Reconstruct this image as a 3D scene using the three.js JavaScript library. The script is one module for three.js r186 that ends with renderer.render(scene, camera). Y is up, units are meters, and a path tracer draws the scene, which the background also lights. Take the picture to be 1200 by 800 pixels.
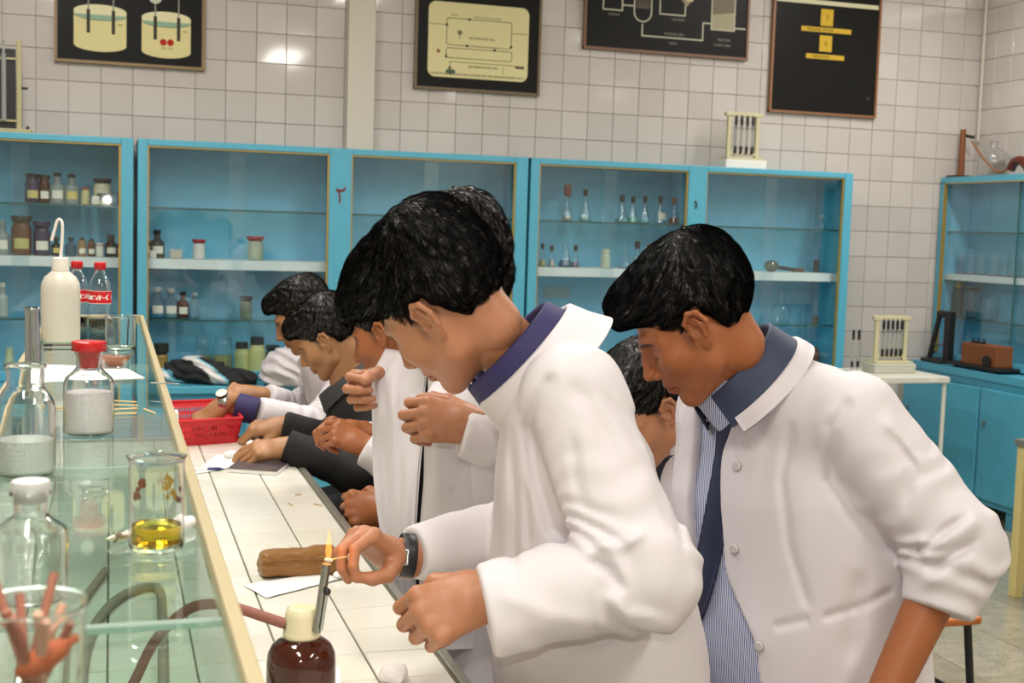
import * as THREE from 'three';
import { mergeGeometries } from 'three/addons/utils/BufferGeometryUtils.js';
import { RoundedBoxGeometry } from 'three/addons/geometries/RoundedBoxGeometry.js';
import { ImprovedNoise } from 'three/addons/math/ImprovedNoise.js';
import { RectAreaLightUniformsLib } from 'three/addons/lights/RectAreaLightUniformsLib.js';

// ---------------------------------------------------------------- camera, light, exposure
const scene = new THREE.Scene();
scene.background = new THREE.Color(0x000000);
const FOCAL = 1500, EYE = 1.52;                    // focal length in pixels of the 1200x800 frame, eye height
const camera = new THREE.PerspectiveCamera(2 * Math.atan(400 / FOCAL) * 180 / Math.PI, 1.5, 0.05, 40);
camera.position.set(0, EYE, 0);
camera.rotation.order = 'YXZ';
camera.rotation.set(-5.03 * Math.PI / 180, -17.5 * Math.PI / 180, 1.78 * Math.PI / 180);
camera.updateMatrixWorld(true);
camera.focus = 2.0; camera.userData.fStop = 11;
const renderer = new THREE.WebGLRenderer({ antialias: true });
renderer.toneMapping = THREE.LinearToneMapping;
renderer.toneMappingExposure = 2.0;
renderer.shadowMap.enabled = true;
RectAreaLightUniformsLib.init();
const CEIL = 3.3, LAMP_POWER = 16;
const LAMPS = [[-0.3, -4.6], [-0.3, -2.4], [-0.3, -0.2], [1.75, -3.6], [1.75, 0.45], [4.0, -5.0], [4.0, -2.9], [4.0, 1.6]];   // ceiling fittings, x and z
{
  // the flash on the photographer's camera, a hand's breadth above the lens
  const fl = new THREE.SpotLight(0xfff6ee, 0.95, 0, 0.62, 0.5, 2);
  fl.name = 'camera_flash'; fl.position.set(-0.03, EYE + 0.15, 0.02); fl.castShadow = true; fl.shadow.radius = 0.8;
  fl.shadow.mapSize.set(2048, 2048); fl.shadow.bias = -0.001;
  fl.target.position.set(0.3 * 4, EYE - 0.3, -0.95 * 4); scene.add(fl, fl.target);
}

// ---------------------------------------------------------------- helpers
const V = (x = 0, y = 0, z = 0) => new THREE.Vector3(x, y, z);
const CQ = camera.quaternion.clone(), CP = camera.position.clone();
const CR = V(1, 0, 0).applyQuaternion(CQ), CU = V(0, 1, 0).applyQuaternion(CQ), CF = V(0, 0, -1).applyQuaternion(CQ);
// a point of the photograph at a distance along the line of sight; on a level; on a wall plane
const ray = (x, y) => V((x - 600) / FOCAL, (400 - y) / FOCAL, -1).applyQuaternion(CQ);
const at = (x, y, d) => ray(x, y).multiplyScalar(d).add(CP);
const onY = (x, y, h) => { const r = ray(x, y); return r.multiplyScalar((h - CP.y) / r.y).add(CP); };
const onZ = (x, y, z) => { const r = ray(x, y); return r.multiplyScalar((z - CP.z) / r.z).add(CP); };
const onX = (x, y, X) => { const r = ray(x, y); return r.multiplyScalar((X - CP.x) / r.x).add(CP); };
const dir = (r, u, t) => V().addScaledVector(CR, r).addScaledVector(CU, u).addScaledVector(CF, -t).normalize();   // right, up, towards the viewer
function project(x, y, z, out) {
  x -= CP.x; y -= CP.y; z -= CP.z;
  const d = x * CF.x + y * CF.y + z * CF.z;
  out[0] = 600 + FOCAL * (x * CR.x + y * CR.y + z * CR.z) / d;
  out[1] = 400 - FOCAL * (x * CU.x + y * CU.y + z * CU.z) / d;
  out[2] = d; return out;
}
function rng(seed) { let s = seed >>> 0; return () => { s = (s + 0x6D2B79F5) >>> 0; let t = s; t = Math.imul(t ^ (t >>> 15), t | 1); t ^= t + Math.imul(t ^ (t >>> 7), t | 61); return ((t ^ (t >>> 14)) >>> 0) / 4294967296; }; }
const rnd = rng(7);
const perlin = new ImprovedNoise();
const nz = (x, y, z) => perlin.noise(x + 31.7, y + 12.3, z + 57.1);
const taken = {};
function numbered(n) { const k = taken[n] = (taken[n] ?? -1) + 1; return k ? n + '_' + String(k).padStart(3, '0') : n; }
function tag(o, label, category, group, kind) {
  if (label) o.userData.label = label; if (category) o.userData.category = category;
  if (group) o.userData.group = group; if (kind) o.userData.kind = kind; return o;
}
function thing(name, label, category, pos, group) {
  const g = new THREE.Group(); g.name = numbered(name); if (pos) g.position.copy(pos);
  scene.add(g); return tag(g, label, category, group);
}
function part(parent, name, geo, material, label) {
  const m = new THREE.Mesh(Array.isArray(geo) ? mergeGeometries(geo.map(plain)) : geo, material);
  m.name = name; parent.add(m); if (label) m.userData.label = label; return m;
}
function solo(name, geo, material, label, category, group) {
  const m = new THREE.Mesh(Array.isArray(geo) ? mergeGeometries(geo.map(plain)) : geo, material);
  m.name = numbered(name); scene.add(m); return tag(m, label, category, group);
}
function structure(name, geo, material, label) {
  const m = new THREE.Mesh(Array.isArray(geo) ? mergeGeometries(geo.map(plain)) : geo, material);
  m.name = name; m.userData.kind = 'structure'; if (label) m.userData.label = label; scene.add(m); return m;
}
function plain(g) {                                 // position, normal, uv only, unindexed, so that shapes of any origin can be merged
  const o = g.index ? g.toNonIndexed() : g.clone();
  for (const k of Object.keys(o.attributes)) if (!['position', 'normal', 'uv'].includes(k)) o.deleteAttribute(k);
  if (!o.attributes.uv) o.setAttribute('uv', new THREE.BufferAttribute(new Float32Array(o.attributes.position.count * 2), 2));
  return o;
}
const box = (w, h, d, x = 0, y = 0, z = 0) => new THREE.BoxGeometry(w, h, d).translate(x, y, z);
const span = (x0, x1, y0, y1, z0, z1) => box(Math.abs(x1 - x0), Math.abs(y1 - y0), Math.abs(z1 - z0), (x0 + x1) / 2, (y0 + y1) / 2, (z0 + z1) / 2);
const rbox = (w, h, d, r = 0.004, x = 0, y = 0, z = 0, s = 2) => new RoundedBoxGeometry(w, h, d, s, Math.min(r, w / 2.1, h / 2.1, d / 2.1)).translate(x, y, z);
const lathe = (pts, seg = 32) => new THREE.LatheGeometry(pts.map(p => new THREE.Vector2(Math.max(p[0], 0.00001), p[1])), seg);
const cyl = (r0, r1, h, x = 0, y = 0, z = 0, seg = 20) => new THREE.CylinderGeometry(r1, r0, h, seg).translate(x, y + h / 2, z);
const tube = (pts, r, seg = 24, rad = 8, closed = false) => new THREE.TubeGeometry(new THREE.CatmullRomCurve3(pts, closed, 'catmullrom', 0.5), seg, r, rad, closed);
function rod(a, b, r, seg = 10) {
  const d = b.clone().sub(a), g = new THREE.CylinderGeometry(r, r, d.length(), seg);
  g.applyQuaternion(new THREE.Quaternion().setFromUnitVectors(V(0, 1, 0), d.clone().normalize()));
  return g.translate((a.x + b.x) / 2, (a.y + b.y) / 2, (a.z + b.z) / 2);
}
function mat(color, roughness = 0.5, extra = {}) { return new THREE.MeshPhysicalMaterial({ color, roughness, ...extra }); }
// a slab with a chamfered front edge, 18 triangles, front towards +z, its back at z = 0
function slab(w, h, t, c) {
  const p = [], q = (a, b, d, e) => p.push(...a, ...b, ...d, ...a, ...d, ...e), x = w / 2, y = h / 2, X = x - c, Y = y - c, T = t - c;
  q([-X, -Y, t], [X, -Y, t], [X, Y, t], [-X, Y, t]);
  q([-x, -y, T], [x, -y, T], [X, -Y, t], [-X, -Y, t]); q([X, -Y, t], [x, -y, T], [x, y, T], [X, Y, t]);
  q([-X, Y, t], [X, Y, t], [x, y, T], [-x, y, T]); q([-x, -y, T], [-X, -Y, t], [-X, Y, t], [-x, y, T]);
  q([-x, -y, 0], [x, -y, 0], [x, -y, T], [-x, -y, T]); q([x, -y, T], [x, -y, 0], [x, y, 0], [x, y, T]);
  q([-x, y, T], [x, y, T], [x, y, 0], [-x, y, 0]); q([-x, -y, 0], [-x, -y, T], [-x, y, T], [-x, y, 0]);
  const g = new THREE.BufferGeometry(); g.setAttribute('position', new THREE.Float32BufferAttribute(p, 3));
  const uv = []; for (let i = 0; i < p.length; i += 3) uv.push(p[i] * 2, p[i + 1] * 2);
  g.setAttribute('uv', new THREE.Float32BufferAttribute(uv, 2)); g.computeVertexNormals(); return g;
}
// a computed texture: fn(u, v) gives [r, g, b] (0..1, sRGB) or a number
function dataTex(n, fn, srgb = false, repeat) {
  const a = new Uint8Array(n * n * 4);
  for (let j = 0; j < n; j++) for (let i = 0; i < n; i++) {
    let c = fn(i / n, j / n); if (typeof c === 'number') c = [c, c, c];
    const k = (j * n + i) * 4; for (let m = 0; m < 3; m++) a[k + m] = Math.max(0, Math.min(255, c[m] * 255)); a[k + 3] = 255;
  }
  const t = new THREE.DataTexture(a, n, n); t.magFilter = THREE.LinearFilter; t.minFilter = THREE.LinearFilter;
  t.wrapS = t.wrapT = THREE.RepeatWrapping; if (srgb) t.colorSpace = THREE.SRGBColorSpace; if (repeat) t.repeat.set(repeat, repeat);
  t.needsUpdate = true; return t;
}
function canvasTex(w, h, draw) {
  const c = document.createElement('canvas'); c.width = w; c.height = h; draw(c.getContext('2d'), w, h);
  const t = new THREE.CanvasTexture(c); t.colorSpace = THREE.SRGBColorSpace; return t;
}
// noise that repeats over the unit square
const loopNoise = (u, v, f, s = 0) => { const m = (a, b, t) => a + (b - a) * t; const q = (x, y) => nz(x * f, y * f, s); return m(m(q(u, v), q(u - 1, v), u), m(q(u, v - 1), q(u - 1, v - 1), u), v); };
const clothBump = dataTex(256, (u, v) => 0.5 + 0.18 * Math.sin(u * 256 * Math.PI / 2) * Math.sin(v * 256 * Math.PI / 2) + 0.25 * loopNoise(u, v, 14));
const grainBump = dataTex(256, (u, v) => 0.5 + 0.25 * loopNoise(u, v, 24) + 0.25 * loopNoise(u, v, 60, 4));
const wornTone = dataTex(256, (u, v) => { const k = 0.93 + 0.05 * loopNoise(u, v, 6) + 0.05 * loopNoise(u, v, 21, 3); return [k, k, k]; }, true);

// ---------------------------------------------------------------- materials
const M = {
  wallTile: [0xc6bfb9, 0xc3bcb6, 0xc9c2bc, 0xc1bab4].map(c => mat(c, 0.07)),
  grout: mat(0xaea59a, 0.9),
  plaster: mat(0xd6d0c2, 0.85),
  ceiling: mat(0xe6e2d8, 0.9),
  blue: mat(0x5ab4d0, 0.32, { map: wornTone }),
  blueIn: mat(0x84d2f2, 0.5, { map: wornTone }),
  gold: mat(0xb59a50, 0.35, { metalness: 0.6 }),
  pane: mat(0xf8fcfd, 0.02, { transmission: 1, thickness: 0, ior: 1.5 }),
  shelfGlass: mat(0xe9f5f0, 0.03, { transmission: 1, thickness: 0, ior: 1.5 }),
  glassEdge: mat(0xc9dcd3, 0.15, { transmission: 0.4, thickness: 0 }),
  glass: mat(0xffffff, 0.01, { transmission: 1, thickness: 0.003, ior: 1.48, attenuationColor: new THREE.Color(0xdfeee8), attenuationDistance: 0.05 }),
  frosted: mat(0xe8e8e6, 0.55, { transmission: 0.6, thickness: 0, ior: 1.45 }),
  amber: mat(0x7a3510, 0.08, { transmission: 0.85, thickness: 0, ior: 1.5 }),
  amberDark: mat(0x1d0d07, 0.12, { transmission: 0.3, thickness: 0 }),
  whitePaint: mat(0xe4e2da, 0.5),
  shelfPaper: mat(0xdfe6e4, 0.7),
  black: mat(0x151414, 0.45),
  steel: mat(0xb9bcbc, 0.22, { metalness: 1 }),
  dullSteel: mat(0x8d8f8c, 0.4, { metalness: 0.9 }),
  cream: mat(0xc6c09a, 0.5),
  creamDark: mat(0xb3ab80, 0.5),
  redPlastic: mat(0xcc1a22, 0.3),
  paper: mat(0xf1efec, 0.85, { side: THREE.DoubleSide }),
  label: mat(0xe9e4d4, 0.8),
  yellowLabel: mat(0xd6c277, 0.8),
  cork: mat(0x8a5c39, 0.9, { bumpMap: grainBump, bumpScale: 0.001 }),
  rubber: mat(0x30241f, 0.6),
  redRubber: mat(0x7d3428, 0.6),
  wood: mat(0x9c5f2f, 0.5, { map: dataTex(256, (u, v) => { const g = 0.8 + 0.2 * Math.sin((u * 14 + 1.4 * loopNoise(u, v, 3)) * 6.28) * 0.5 + 0.12 * loopNoise(u, v, 40); return [g, g * 0.95, g * 0.9]; }, true) }),
  hair: mat(0x15110f, 0.42, { side: THREE.DoubleSide }),
  coat: mat(0xd6d1d4, 0.8, { bumpMap: clothBump, bumpScale: 0.0004, sheen: 0.2, side: THREE.DoubleSide }),
  navy: mat(0x2c2757, 0.7, { bumpMap: clothBump, bumpScale: 0.0004, side: THREE.DoubleSide }),
  navyGrey: mat(0x2b3550, 0.6, { bumpMap: clothBump, bumpScale: 0.0004, side: THREE.DoubleSide }),
  blackCloth: mat(0x1b191a, 0.85, { bumpMap: clothBump, bumpScale: 0.0005, side: THREE.DoubleSide }),
  trousers: mat(0x1d1d22, 0.85),
};
M.coat.bumpMap.repeat.set(1, 1);

// ---------------------------------------------------------------- the room
const TOP_OF_CABINETS = 1.885;
const ZW = -6.55, XR = 4.92, XL = -3.2, ZN = 2.6, ZC = -6.2;     // back wall, right wall, left wall, wall behind the viewer, cabinet fronts
const wallBack = structure('wall_back', span(XL - 0.1, XR + 0.1, 0, CEIL, ZW - 0.1, ZW - 0.006), M.grout, 'white glazed tile wall behind the blue cabinets');
const wallRight = structure('wall_right', span(XR + 0.006, XR + 0.1, 0, CEIL, ZW, ZN), M.grout, 'white glazed tile wall at the right end of the room');
structure('wall_left', span(XL - 0.1, XL, 0, CEIL, ZW, ZN), M.plaster, 'plain pale wall');
structure('wall_near', span(XL - 0.1, XR + 0.1, 0, CEIL, ZN, ZN + 0.1), M.plaster, 'plain pale wall');
structure('ceiling', span(XL - 0.1, XR + 0.1, CEIL, CEIL + 0.1, ZW - 0.1, ZN + 0.1), M.ceiling, 'pale plaster ceiling');
const floor = structure('floor', span(XL - 0.1, XR + 0.1, -0.1, -0.006, ZW - 0.1, ZN + 0.1), mat(0x77705f, 0.9), 'worn grey terrazzo tile floor');
{
  const P = 0.147, g = slab(P - 0.0025, P - 0.0025, 0.008, 0.0015), r = rng(3), out = [0, 0, 0];
  const x0 = onZ(335.5, 60, ZW).x + P / 2, y0 = 2.45 + P / 2;
  // back wall: the tiles in view one by one, the ones behind the cabinets and beyond the frame joined
  const pick = [], rest = [];
  for (let i = -28; i <= 28; i++) for (let j = -17; j <= 7; j++) {
    const x = x0 + i * P, y = y0 + j * P; if (x < XL - 0.05 || x > XR || y < 0 || y > CEIL) continue;
    project(x, y, ZW, out);
    const seen = out[0] > -15 && out[0] < 1180 && out[1] > -15 && out[1] < 460 && (y > 1.86 || x > 3.85);
    (seen ? pick : rest).push([x, y]);
  }
  pick.sort((a, b) => b[1] - a[1]);
  pick.forEach(([x, y], k) => {
    if (k >= 300) { rest.push([x, y]); return; }
    const m = part(wallBack, 'tile', g, M.wallTile[Math.floor(r() * 4)]);
    m.position.set(x, y, ZW - 0.007); m.rotation.set((r() - 0.5) * 0.014, (r() - 0.5) * 0.014, (r() - 0.5) * 0.006);
  });
  const w = part(wallBack, 'tile', rest.map(([x, y]) => g.clone().translate(x, y, ZW - 0.007)), M.wallTile[0]); w.userData.kind = 'stuff';
  // right wall
  const gr = g.clone().rotateY(-Math.PI / 2), restR = [];
  for (let i = 0; i < 62; i++) for (let j = -17; j <= 7; j++) {
    const z = ZW + P * (i + 0.5), y = y0 + j * P; if (z > ZN || y < 0 || y > CEIL) continue;
    project(XR, y, z, out);
    if (out[0] < 1225 && out[1] > -20 && out[1] < 230) {
      const m = part(wallRight, 'tile', gr, M.wallTile[Math.floor(r() * 4)]);
      m.position.set(XR + 0.007, y, z); m.rotation.set((r() - 0.5) * 0.012, (r() - 0.5) * 0.012, 0);
    } else restR.push(gr.clone().translate(XR + 0.007, y, z));
  }
  part(wallRight, 'tile', restR, M.wallTile[1]).userData.kind = 'stuff';
  // floor tiles
  const terr = [0xb3ad9c, 0xaaa493, 0xb8b2a3].map((c, k) => mat(c, 0.22, { map: dataTex(256, (u, v) => { const a = loopNoise(u, v, 70, k), b = loopNoise(u, v, 9, k + 5); const s = 0.88 + 0.1 * b + (a > 0.25 ? -0.16 : a < -0.3 ? 0.1 : 0); return [s, s * 0.99, s * 0.95]; }, true) }));
  const Q = 0.36, gf = slab(Q - 0.004, Q - 0.004, 0.008, 0.001).rotateX(-Math.PI / 2), restF = [];
  for (let i = 0; i < 24; i++) for (let j = 0; j < 27; j++) {
    const x = XL + Q * (i + 0.5), z = ZW + Q * (j + 0.5); if (x > XR + 0.2 || z > ZN) continue;
    project(x, 0, z, out);
    if (out[2] > 1 && out[0] > 980 && out[0] < 1260 && out[1] < 860) {
      const m = part(floor, 'floor_tile', gf, terr[Math.floor(r() * 3)]); m.position.set(x, -0.007, z);
    } else restF.push(gf.clone().translate(x, -0.007, z));
  }
  part(floor, 'floor_tile', restF, terr[0]).userData.kind = 'stuff';
}
structure('trim_1', [span(1.14, 1.275, TOP_OF_CABINETS, CEIL, ZW - 0.01, ZW + 0.05)], mat(0xcfc8ba, 0.6), 'pale boxed-in column on the tile wall');
// the window in the wall behind the viewer is not built: the room is lit by its fluorescent fittings and the flash
for (const [x, z] of LAMPS) {
  const t = thing('ceiling_light', 'fluorescent ceiling fitting above the laboratory, out of the picture', 'light', V(x, CEIL, z), 'fluorescent ceiling fittings');
  part(t, 'housing', [box(0.32, 0.05, 1.26, 0, -0.026, 0)], M.whitePaint);
  part(t, 'light_diffuser', box(0.28, 0.012, 1.2, 0, -0.057, 0), mat(0xffffff, 0.6, { emissive: 0xfff9f2, emissiveIntensity: 3.2 }));
  const l = new THREE.RectAreaLight(0xfff9f2, LAMP_POWER, 0.28, 1.2);
  l.position.set(x, CEIL - 0.066, z); l.rotation.x = -Math.PI / 2; l.castShadow = true; scene.add(l);
}

// ---------------------------------------------------------------- blue cabinets along the back wall
const TOP = 1.88, SH1 = 1.57, SH2 = 1.327, SH3 = 1.04, BOT = 0.79;      // cabinet top and the upper sides of its shelves
function wallCabinet(label, x0, x1, bays) {
  const zb = ZW + 0.012, t = thing('wall_cabinet', label, 'cabinet', V(x0, 0, ZC), 'blue glass-fronted wall cabinets');
  const L = (a, b, c, d, e, f) => span(a - x0, b - x0, c, d, e - ZC, f - ZC);
  part(t, 'back_panel', L(x0 + 0.01, x1 - 0.01, BOT - 0.03, TOP - 0.01, zb, zb + 0.012), M.blueIn);
  part(t, 'top_panel', L(x0, x1, TOP - 0.03, TOP, zb, ZC), M.blue);
  part(t, 'bottom_panel', L(x0, x1, BOT - 0.03, BOT, zb, ZC), M.blueIn);
  for (const x of [x0, x1 - 0.022]) part(t, 'side_panel', L(x, x + 0.022, BOT - 0.03, TOP, zb, ZC - 0.002), M.blue);
  const xm = bays[0][1], xn = bays[1][0];
  part(t, 'partition', L((xm + xn) / 2 - 0.012, (xm + xn) / 2 + 0.012, BOT, TOP - 0.03, zb + 0.012, ZC - 0.002), M.blueIn);
  const f = [], fr = (a, b, c, d) => f.push(rbox(b - a, d - c, 0.026, 0.004, (a + b) / 2 - x0, (c + d) / 2, 0.006));
  fr(x0, bays[0][0], BOT - 0.03, TOP); fr(xm, xn, BOT - 0.03, TOP); fr(bays[1][1], x1, BOT - 0.03, TOP);
  for (const [a, b] of bays) { fr(a, b, 1.85, TOP); fr(a, b, BOT - 0.03, BOT + 0.012); }
  part(t, 'face_frame', f, M.blue);
  for (const [a, b] of bays) {
    part(t, 'gilt_bead', [L(a, b, 1.843, 1.851, ZC - 0.004, ZC + 0.012), L(a, a + 0.007, BOT + 0.012, 1.845, ZC - 0.004, ZC + 0.01), L(b - 0.009, b, BOT + 0.012, 1.845, ZC - 0.004, ZC + 0.012)], M.gold);
    const w = b - a;
    part(t, 'sliding_pane', L(a + 0.004, a + w * 0.53, BOT + 0.014, 1.846, ZC - 0.03, ZC - 0.026), M.pane);
    part(t, 'sliding_pane', L(a + w * 0.44, b - 0.004, BOT + 0.014, 1.846, ZC - 0.02, ZC - 0.016), M.pane);
    part(t, 'glass_shelf', L(a - 0.03, b + 0.03, SH1 - 0.008, SH1, zb + 0.012, ZC - 0.075), M.shelfGlass);
    part(t, 'glass_shelf', L(a - 0.03, b + 0.03, SH3 - 0.008, SH3, zb + 0.012, ZC - 0.075), M.shelfGlass);
    for (const y of [SH1, SH3]) part(t, 'shelf_edge', L(a - 0.03, b + 0.03, y - 0.009, y + 0.0005, ZC - 0.075, ZC - 0.072), mat(0x2d5a58, 0.2));
    part(t, 'papered_shelf', L(a - 0.03, b + 0.03, SH2 - 0.045, SH2, zb + 0.012, ZC - 0.06), M.shelfPaper);
  }
  return t;
}
const cabA = wallCabinet('leftmost blue wall cabinet crowded with brown reagent bottles', -1.79, 0.1, [[-1.74, -0.91], [-0.8, 0.045]]);
const cabB = wallCabinet('nearly empty blue wall cabinet marked with a red numeral', 0.118, 2.008, [[0.162, 1.004], [1.112, 1.945]]);
const cabC = wallCabinet('blue wall cabinet holding stoppered flasks beneath the white tube stand', 2.022, 3.878, [[2.07, 2.894], [3.002, 3.828]]);
{ // painted numerals on the centre stiles
  const put = (cab, pts, m, r = 0.0035) => { const g = tube(pts.map(p => V(...p)), r, 20, 6); part(cab, 'painted_numeral', g, m); };
  const c = onZ(400, 224, ZC + 0.02), bx = c.x - 0.118, by = c.y;
  put(cabB, [[bx - 0.022, by + 0.012, 0.019], [bx - 0.012, by - 0.004, 0.019], [bx - 0.004, by + 0.006, 0.019], [bx + 0.008, by + 0.002, 0.019], [bx + 0.02, by + 0.018, 0.019]], mat(0x7c1712, 0.5), 0.0055);
  put(cabB, [[bx - 0.012, by + 0.0, 0.019], [bx - 0.006, by - 0.03, 0.019], [bx - 0.008, by - 0.058, 0.019]], mat(0x7c1712, 0.5), 0.0045);
  const d = onZ(815.5, 240, ZC + 0.02), dx = d.x - 2.022, dy = d.y;
  put(cabC, [[dx - 0.006, dy + 0.02, 0.019], [dx + 0.002, dy + 0.004, 0.019], [dx, dy - 0.02, 0.019]], mat(0x241d18, 0.5), 0.0055);
  part(cabC, 'pasted_note', box(0.15, 0.06, 0.002, onZ(652, 346, ZW + 0.025).x - 2.022, 1.185, ZW + 0.026 - ZC), mat(0x9bb1b8, 0.8));
}
// base units and the worktop they carry
const ZB = -5.98;
for (const [x0, x1, l] of [[-1.79, 0.1, 'blue base unit under the leftmost wall cabinet'], [0.118, 2.008, 'blue base unit behind the boy in black'], [2.022, 3.878, 'blue base unit behind the two boys in front']]) {
  const t = thing('base_unit', l, 'cabinet', V(x0, 0, ZB), 'blue base units under the wall cabinets'), w = x1 - x0;
  part(t, 'carcass', span(0, w, 0.08, 0.72, ZW + 0.012 - ZB, -0.02), M.blue);
  part(t, 'plinth', span(0.02, w - 0.02, 0, 0.08, ZW + 0.012 - ZB, -0.07), M.blueIn);
  for (let k = 0; k < 4; k++) {
    const d = part(t, 'door', rbox(w / 4 - 0.02, 0.58, 0.02, 0.004, w / 4 * (k + 0.5), 0.4, -0.01), M.blue);
    part(d, 'handle', rbox(0.012, 0.08, 0.02, 0.004, w / 4 * (k + (k % 2 ? 0.12 : 0.88)), 0.55, 0.01), M.gold);
  }
}
solo('worktop', rbox(5.67, 0.036, 0.57, 0.006, 1.044, 0.739, (ZW + ZB) / 2 + 0.006), M.blue, 'long blue worktop strewn with clothes under the wall cabinets', 'worktop');

// ---------------------------------------------------------------- posters
function poster(label, x0, x1, y0, y1, draw, frame) {
  const w = x1 - x0, h = y1 - y0, t = thing('poster', label, 'poster', V((x0 + x1) / 2, y0, ZW + 0.004), 'black teaching charts on the tile wall');
  part(t, 'board', box(w, h, 0.014, 0, h / 2, 0.008), M.black);
  part(t, 'print', new THREE.PlaneGeometry(w - 0.022, h - 0.022).translate(0, h / 2, 0.0156), mat(0xffffff, 0.4, { specularIntensity: 0.25, map: canvasTex(1024, Math.round(1024 * h / w), (c, W, H) => { c.fillStyle = '#1a1917'; c.fillRect(0, 0, W, H); draw(c, W, H, W / (w - 0.022)); }) }));
  const m = mat(frame, 0.45), b = 0.013;
  for (const s of [-1, 1]) part(t, 'frame_bar', box(b, h + b, 0.024, s * (w / 2), h / 2, 0.012), m);
  for (const y of [0, h]) part(t, 'frame_bar', box(w + b, b, 0.024, 0, y, 0.0121), m);
}
// text and lines are placed in centimetres from the lower left corner of each print
poster('framed black chart with two cream beakers and red balls', -0.251, 0.43, 2.25, 3.1, (c, W, H, k) => {
  const cm = k / 100, X = x => x * cm, Y = y => H - y * cm;
  const jar = (x0, x1, y0, y1, balls) => {
    const m = (x0 + x1) / 2, rx = (x1 - x0) / 2, ry = 3.2;
    c.fillStyle = '#d9cf96'; c.beginPath(); c.ellipse(X(m), Y(y0 + ry), X(rx), X(ry), 0, 0, 7); c.fill(); c.fillRect(X(x0), Y(y1 - ry), X(x1 - x0), X(y1 - y0 - 2 * ry));
    c.fillStyle = '#e2dbb2'; c.beginPath(); c.ellipse(X(m), Y(y1 - ry), X(rx), X(ry), 0, 0, 7); c.fill();
    c.fillStyle = '#8fae96'; c.beginPath(); c.ellipse(X(m), Y(y1 - ry - 1.6), X(rx * 0.96), X(ry * 0.75), 0, 0, 3.14); c.fill();
    c.strokeStyle = '#3b4f4c'; c.lineWidth = 4; c.beginPath(); c.ellipse(X(m), Y(y1 - ry - 1.6), X(rx), X(ry * 0.8), 0, 0, 3.14); c.stroke();
    for (const s of [-0.45, 0.5]) { c.fillStyle = '#8e8e86'; c.fillRect(X(m + s * rx - 0.35), Y(y1 + 6), X(0.7), X(9)); c.fillStyle = '#3c382c'; c.fillRect(X(m + s * rx - 0.8), Y(y1 - 2.5), X(1.6), X(11)); }
    c.fillStyle = '#c9cdb8'; c.beginPath(); c.arc(X(m - 0.45 * rx), Y(y1 + 6.5), X(3.1), 0, 7); c.fill();
    if (balls) { for (const s of [-1.4, 2.0]) { c.fillStyle = '#b02418'; c.beginPath(); c.arc(X(m + s), Y(y0 + 7.5), X(1.6), 0, 7); c.fill(); } c.fillStyle = '#5c563d'; c.font = `${X(2)}px sans-serif`; c.fillText('H2', X(m - 2.4), Y(y0 + 4)); c.fillText('H+', X(m + 1), Y(y0 + 4)); }
    c.fillStyle = '#8b7f4c'; c.fillRect(X(x1 - 4), Y(y1 - 8.6), X(2.2), X(0.5));
  };
  jar(7, 31, 4, 26, false); jar(38, 61, 3, 25, true);
}, 0x8d7148);
poster('framed chart with a cream rounded panel and black circuit diagram', 1.493, 2.16, 2.23, 3.1, (c, W, H, k) => {
  const cm = k / 100, X = x => x * cm, Y = y => H - y * cm;
  const rr = (x0, y0, x1, y1, r) => { c.beginPath(); c.roundRect(X(x0), Y(y1), X(x1 - x0), X(y1 - y0), X(r)); };
  c.fillStyle = '#dcd3a0'; rr(5.2, 5, 59.5, 43, 4); c.fill(); rr(5.2, 49, 59.5, 84, 4); c.fill();
  c.strokeStyle = '#35301f'; c.lineWidth = 5; rr(15, 21.5, 50, 35, 1.2); c.stroke(); rr(15, 15, 50.5, 20, 0.8); c.stroke();
  c.lineWidth = 4; c.beginPath(); c.moveTo(X(6), Y(31.5)); c.lineTo(X(15), Y(31.5)); c.moveTo(X(50), Y(29.5)); c.lineTo(X(58.5), Y(29.5)); c.moveTo(X(17), Y(9)); c.lineTo(X(17), Y(13)); c.lineTo(X(48), Y(13)); c.lineTo(X(53), Y(13)); c.moveTo(X(46), Y(8)); c.lineTo(X(46), Y(12)); c.stroke();
  c.fillStyle = '#35301f'; for (const [x, y] of [[15, 31.5], [27, 35], [50, 22.5], [26, 21.5], [41, 20.3], [17, 10], [15, 15.6]]) { c.beginPath(); c.arc(X(x), Y(y), X(0.7), 0, 7); c.fill(); }
  c.fillStyle = '#7d7757'; c.beginPath(); c.arc(X(22), Y(28), X(1.3), 0, 7); c.fill(); c.fillRect(X(21.8), Y(28), X(0.4), X(3.2));
  c.fillStyle = '#50624f'; c.beginPath(); c.ellipse(X(17.5), Y(8), X(2.7), X(1.3), 0, 0, 7); c.fill(); c.fillStyle = '#6d5240'; c.fillRect(X(52.5), Y(13), X(5), X(1.4)); c.fillStyle = '#98614a'; c.beginPath(); c.arc(X(10.8), Y(18), X(1), 0, 7); c.fill();
  c.fillStyle = '#2c281c'; c.font = `bold ${X(1.5)}px sans-serif`; c.fillText('ELECTROLYTIC CELL', X(27), Y(25)); c.fillText('DECOMPOSITION CELL', X(27), Y(10.5)); c.font = `${X(1.3)}px sans-serif`; c.fillText('BRINE', X(17), Y(36.2)); c.fillText('FLOW SODIUM AMALGAM', X(29), Y(35.8));
  c.font = `bold ${X(1.45)}px sans-serif`; c.fillText('FLOW OF MATERIALS IN THE ELECTROLYTIC AND DECOMPOSITION CELLS', X(7), Y(6.2), X(51));
}, 0x6e5c3f);
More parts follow.
